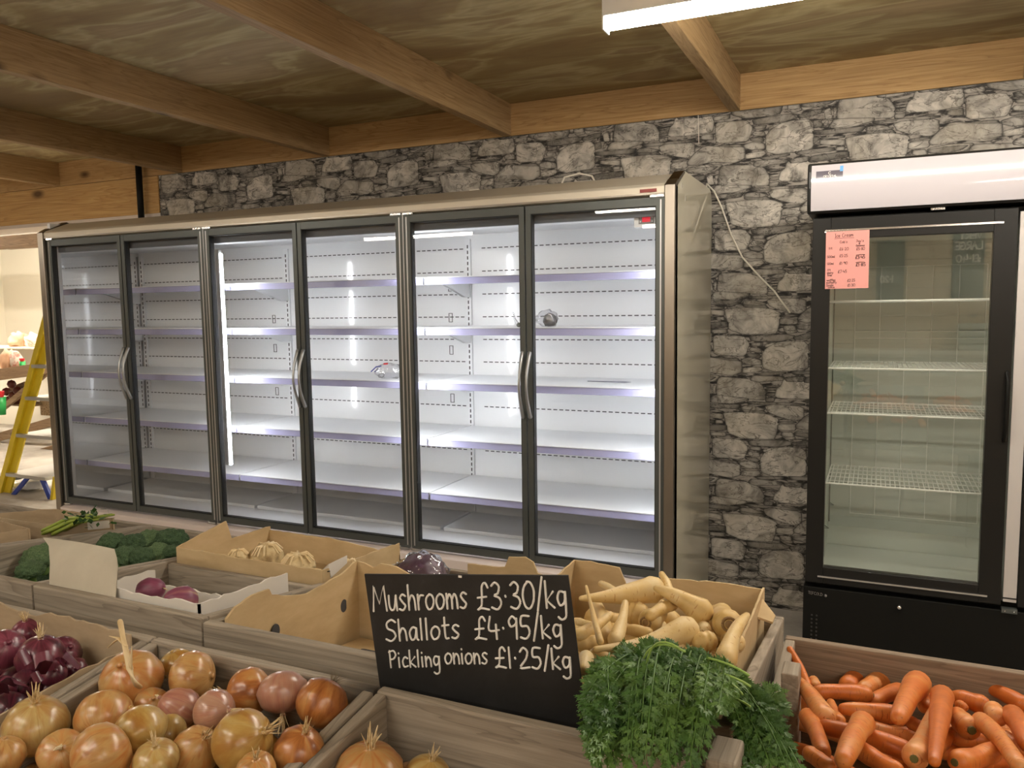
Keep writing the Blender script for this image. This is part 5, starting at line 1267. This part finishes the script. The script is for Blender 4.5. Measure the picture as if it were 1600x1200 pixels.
def frond(A, Mi, B, thick=.0013, nl=9, s0=.0135):
    A, Mi, B = Vector(A), Vector(Mi), Vector(B); pts = [A*(1-u)**2+Mi*2*u*(1-u)+B*u*u for u in [i/9 for i in range(10)]]
    stems.tube(pts, [thick*(1-.6*i/9) for i in range(10)], 5)
    for i in range(nl):
        u = .22+.78*(i+rg.random()*.6)/nl; u = min(u, 1); P = A*(1-u)**2+Mi*2*u*(1-u)+B*u*u
        T = unit((Mi-A)*(1-u)+(B-Mi)*u); nb_ = unit(TOC*.7+UPV*.6+Vector((rg.uniform(-.4, .4), rg.uniform(-.4, .4), rg.uniform(-.4, .4))))
        for sg_ in (-1, 1):
            sd = T.cross(nb_)*sg_; br = unit(T*.6+sd*.9+Vector((0, 0, -.25))+Vector((rg.uniform(-.3, .3), rg.uniform(-.3, .3), rg.uniform(-.3, .3))))
            L = s0*rg.uniform(.7, 1.25)*(1.25-.6*u); Q = P+br*L*.55
            leaf(leaves, P+br*L*.15, br, nb_, L)
            leaf(leaves, Q, unit(br+sd*.7), nb_, L*.75); leaf(leaves, Q, unit(br-sd*.5+T*.6), nb_, L*.75)
    leaf(leaves, pts[-1], pts[-1]-pts[-2], UPV*.5+TOC, s0)
def G3(px, py, y): return aty(px, py, y)
# left/front mass falling over the rim towards the viewer
for i in range(190):
    u = rg.random(); v = rg.random()
    sx = 950+200*u; sy = 1015+35*abs(u-.45)*2+rg.uniform(-12, 22)
    ex_ = 925+ (1130-925)*u + rg.uniform(-18, 18); ey = 1045+150*v**.8+ (10 if ex_ > 1040 else 0)
    if ex_ > 1095 and ey > 1115: ey = 1105+rg.uniform(-8, 6)
    ya = -2.20+rg.uniform(-.02, .03); yb = -2.29-.14*v+rg.uniform(-.015, .015)
    A = G3(sx, sy, ya); B = G3(ex_, ey, yb); Mi = G3((sx*.5+ex_*.5)+rg.uniform(-15, 10), min(sy, ey)+(ey-sy)*.15, (ya*.35+yb*.65))+Vector((0, 0, .012))
    frond(A, Mi, B, nl=12)
# longer strands over the board's right edge and far left
for i in range(36):
    ex_ = rg.uniform(912, 960); ey = rg.uniform(1075, 1195); sx = rg.uniform(945, 1010); sy = rg.uniform(1020, 1075)
    A = G3(sx, sy, -2.25); B = G3(ex_, ey, -2.36-.1*(ey-1075)/120); Mi = G3(sx*.45+ex_*.55-6, sy*.7+ey*.3, -2.34); frond(A, Mi, B, nl=12)
# right part falling to the carrots
for i in range(140):
    u = rg.random(); v = rg.random()
    sx = 1075+90*u; sy = 1035+70*u+rg.uniform(-8, 20); ex_ = 1160+95*rg.random()*(.45+.55*v)+rg.uniform(-5, 4); ey = 1100+105*v
    A = G3(sx, sy, -2.19); B = G3(ex_, ey, -2.25-.12*v); Mi = G3((sx+ex_)/2+12, min(sy+10, ey), -2.25)+Vector((0, 0, .01)); frond(A, Mi, B, nl=12)
for i in range(60):      # behind the ridge, covering the crest
    sx = rg.uniform(960, 1215); f_ = (sx-960)/255; cy_ = 1005+95*max(f_-.35, 0)*1.4+30*max(.15-f_, 0)*4
    A = G3(sx, cy_+28, -2.20); B = G3(sx+rg.uniform(-30, 30), cy_+rg.uniform(-2, 20), -2.17); Mi = (A+B)/2+Vector((0, 0, .012)); frond(A, Mi, B, nl=10)
# pale stalk ends
pale = MB()
for (a, b_, c_) in (((1010, 1040), (1018, 985), (1060, 1012)), ((1006, 1028), (1022, 992), (1070, 1018)), ((1090, 1052), (1130, 1045), (1172, 1072)), ((1100, 1082), (1125, 1074), (1145, 1084)), ((1140, 1090), (1155, 1092), (1172, 1104)), ((1105, 1028), (1140, 1035), (1170, 1055)), ((1125, 1067), (1145, 1064), (1160, 1085))):
    pts = [G3(*a, -2.30), G3(*b_, -2.32), G3(*c_, -2.335)]
    if a[1] > 1100: pts = [p+(Vector(CAM)-p).normalized()*.10 for p in pts]
    pp = [pts[0]*(1-u)**2+pts[1]*2*u*(1-u)+pts[2]*u*u for u in [i/8 for i in range(9)]]
    pale.tube(pp, .0014, 6)
stems.build('stems', STEM, gn, smooth=True); leaves.build('leaves', LEAF, gn)['kind'] = 'stuff'; pale.build('stalks', mat('pale_stalk', (.30, .46, .10), .4), gn, smooth=True)

# ================================================================ THROUGH THE OPENING (left)
# stepladder
LY = 1.0
def lp(px, py, y=LY): return aty(px, py, y)
lad = thing('stepladder', 'yellow stepladder with grey treads and blue braces left of the fridge', 'ladder', (lp(40, 790).x, LY, 0))
top = lp(74, 490); bot = lp(3, 757); dirv = (bot-top); kz = (0-top.z)/(dirv.z); foot = top+dirv*kz
m = MB(); m.beam(top, foot, (.060, 0, 0), (0, .03, 0)); st = m.build('stile', YEL, lad, bevel=.004)
t2, f2 = top+Vector((.062, .026, 0)), foot+Vector((.062, .026, 0)); MB().beam(t2, f2, (.085, 0, 0), (0, .018, 0)).build('stile', YEL, lad, bevel=.004)
for px, py in ((52, 572), (42, 622), (28, 680), (12, 741)):
    q = lp(px, py); x1_ = lp(96, py).x
    box(q.x, q.x+.50, LY-.02, LY+.40, q.z-.014, q.z+.014).build('tread', TREAD, lad, bevel=.003)
m = MB(); m.beam(lp(42, 748), lp(6, 792), (.05, 0, 0), (0, .02, 0)); m.build('brace', BLUEP, lad)
m = MB(); m.beam(lp(66, 748), lp(88, 800), (.05, 0, 0), (0, .02, 0)); m.build('brace', BLUEP, lad)
q = lp(86, 770); MB().beam(lp(87, 745), (lp(84, 800).x, LY, 0), (.03, 0, 0), (0, .03, 0)).build('stile', YEL, lad)
# market table with trestle lattice further back
TY = 2.6
def tp(px, py, y=TY): return aty(px, py, y)
tb = thing('trestle_table', 'brown timber trestle display with crossed boards behind the ladder', 'table', (tp(30, 780).x, TY+.3, 0))
a_ = tp(-40, 590); b_ = tp(110, 566)
def tbeam(p0, p1, w_=.09, d=.04, y=TY): MB().beam(tp(*p0, y), tp(*p1, y), (0, d, 0), (0, 0, w_)).build('board', TREST, tb, bevel=.003)
tbeam((-60, 594), (120, 568), .13)
tbeam((-60, 690), (82, 575), .07, y=TY+.05); tbeam((-60, 700), (130, 645), .10, y=TY+.1); tbeam((-60, 742), (130, 690), .10, y=TY); tbeam((-60, 690), (130, 752), .09, y=TY+.15)
tbeam((0, 800), (130, 740), .08, y=TY+.1); tbeam((-60, 640), (40, 600), .06, y=TY+.3)
for px in (-150, 110):
    q = tp(px, 600); box(q.x-.04, q.x+.04, TY-.04, TY+.04, 0, q.z).build('leg', TREST, tb)
q0 = tp(-100, 575); q1 = tp(160, 575); box(q0.x, q1.x, TY, TY+.7, q0.z-.02, q0.z).build('table_top', TREST, tb); ZTT = q0.z
o = box(tp(30, 640).x, tp(160, 640).x, TY+.25, TY+.45, tp(60, 655).z, tp(60, 632).z).build('chipboard_block', CHIP); tag(o, 'speckled chipboard panel seen between the crossed boards', 'board')
# white shelf unit beyond with packets
SYF = 3.4
q0, q1 = aty(-100, 541, SYF), aty(150, 541, SYF)
su = thing('white_shelf', 'white shelf behind the stepladder carrying gift packets', 'shelf', ((q0.x+q1.x)/2, SYF+.2, 0))
box(q0.x, q1.x, SYF, SYF+.4, q0.z-.02, q0.z).build('shelf_board', CREAM, su); box(q0.x, q1.x, SYF+.36, SYF+.4, 0, q0.z).build('back_board', CREAM, su)
ZS = q0.z
for px, r_, m, lb in ((28, .15, WRAP, 'peach gift bag with gathered top on the white shelf'), (52, .13, WRAP, 'pink and white wrapped packet on the white shelf')):
    P = aty(px, 530, SYF+.15); P.z = ZS+r_*.5
    o = crumple(P, r_, seed=px, sq=(.9, .6, .8), amp=.5).build('gift_packet', PEACH if px == 28 else m, smooth=True); tag(o, lb, 'packet')
P = aty(26, 520, SYF+.15)
for px, py, wd, lb, m in ((12, 556, .13, 'peach coloured bag on the table behind the ladder', PEACH), (25, 556, .11, 'pale folded bag beside the green cup', WRAP)):
    P = tp(px, py, TY+.1); P.z = ZTT+.10; o = crumple(P, wd, seed=px, sq=(.8, .5, 1), amp=.4).build('paper_bag', m, smooth=True); tag(o, lb, 'bag')
for px, py, r_, h, lb, y_ in ((35, 560, .035, .10, 'small green cup of red sweets on the table', TY+.05), (3, 622, .055, .20, 'green pot of red sweets at the left edge', TY-.15)):
    P = tp(px, py+ (10 if r_ < .04 else 26), y_)
    if r_ < .04: P.z = ZTT
    c_ = thing('green_pot', lb, 'pot', P); MB().lathe([(r_*.75, 0), (r_, h), (r_*.9, h), (r_*.7, .01)], P, 16).build('pot', GREENC, c_, smooth=True)
    mb = MB()
    for k in range(8): a = k*.8; mb.tube([P+Vector((0, 0, h*.6)), P+Vector((r_*.8*math.cos(a), r_*.5*math.sin(a), h*1.3))], r_*.18, 6)
    mb.build('sweets', REDC, c_, smooth=True)
bs = thing('crate_of_globes', 'tray of dark red globes under the table edge', 'tray', tp(20, 628, TY+.2)); zz = tp(20, 628, TY+.2).z
box(tp(-60, 628, TY+.2).x, tp(60, 628, TY+.2).x, TY+.1, TY+.4, zz-.03, zz-.01).build('tray_base', TREST, bs)
for k, (px, py) in enumerate(((10, 612), (18, 600), (20, 618), (27, 610), (30, 622), (14, 625), (24, 628), (40, 612))):
    P = tp(px, py, TY+.15); o = MB().lathe([(.001, -.05), (.035, -.035), (.05, 0), (.035, .035), (.001, .05)], P, 14).build('dark_globe', DKBALL, smooth=True); tag(o, 'dark red glossy globe in the tray behind the ladder', 'globe', 'dark globes behind the ladder')
q = aty(4, 772, 1.3); o = box(q.x-.25, q.x+.09, 1.3, 1.6, max(q.z-.12, 0), q.z+.12).build('black_crate', BLACKM, bevel=.01); tag(o, 'black plastic crate at the left edge by the ladder foot', 'crate')
P = aty(18, 793, 1.0); o = crumple(Vector((P.x, 1.15, .05)), .12, seed=2, sq=(1.6, .8, .35)).build('plastic_sheet', mat('whitish_film', (.6, .6, .6), .25), smooth=True); tag(o, 'crumpled whitish plastic on the floor at the left edge', 'plastic')

# ---- boards on the wall behind the viewer (seen mirrored in the dark cooler glass)
def wallboard(x0, x1, z0, z1, words, label):
    r = thing('wall_chalkboard', label, 'sign', ((x0+x1)/2, YB+.03, z0)); b_ = box(x0, x1, YB+.008, YB+.03, z0, z1).build('board', TEALB, r)
    mb = MB()
    for txt, u0, u1, vz, cap in words:      # reads left-to-right when facing the wall, i.e. towards -x
        write(mb, txt, lambda u, v: (x1-(x1-x0)*(u0+(u1-u0)*u), YB+.031, z0+(z1-z0)*vz+cap*v), .009)
    mb.build('chalk_writing', CHALK, b_)
wallboard(5.24, 5.53, 1.53, 2.25, (('VERY', .10, .80, .85, .07), ('LARGE', .08, .92, .70, .075), ('£1.40', .12, .88, .52, .07)), 'tall chalkboard reading VERY LARGE mirrored in the right cooler glass')
wallboard(4.52, 4.79, 1.50, 2.16, (('1.20', .4, .85, .32, .07),), 'tall dark chalkboard mirrored at the left of the cooler glass')
tt_ = thing('long_shelf', 'long shelf on the timber wall, mirrored in the cooler glass', 'shelf', (5.0, YB+.2, .9))
box(3.6, 6.4, YB+.01, YB+.4, .96, 1.0).build('shelf_board', CREAM, tt_)
for xx in (3.7, 6.3): box(xx-.03, xx+.03, YB+.02, YB+.38, 0, .96).build('leg', CREAM, tt_)
for i in range(4):
    for j in range(2):
        o = box(5.3+j*.33, 5.6+j*.33, YB+.06, YB+.36, 1.0+i*.07, 1.06+i*.07).build('egg_tray', mat('egg_tray_grey', (.45, .5, .46), .8) if i+j == 0 else bpy.data.materials['egg_tray_grey'], bevel=.02)
        tag(o, 'grey egg tray stacked on the shelf, mirrored in the cooler glass', 'tray', 'egg trays behind the viewer')
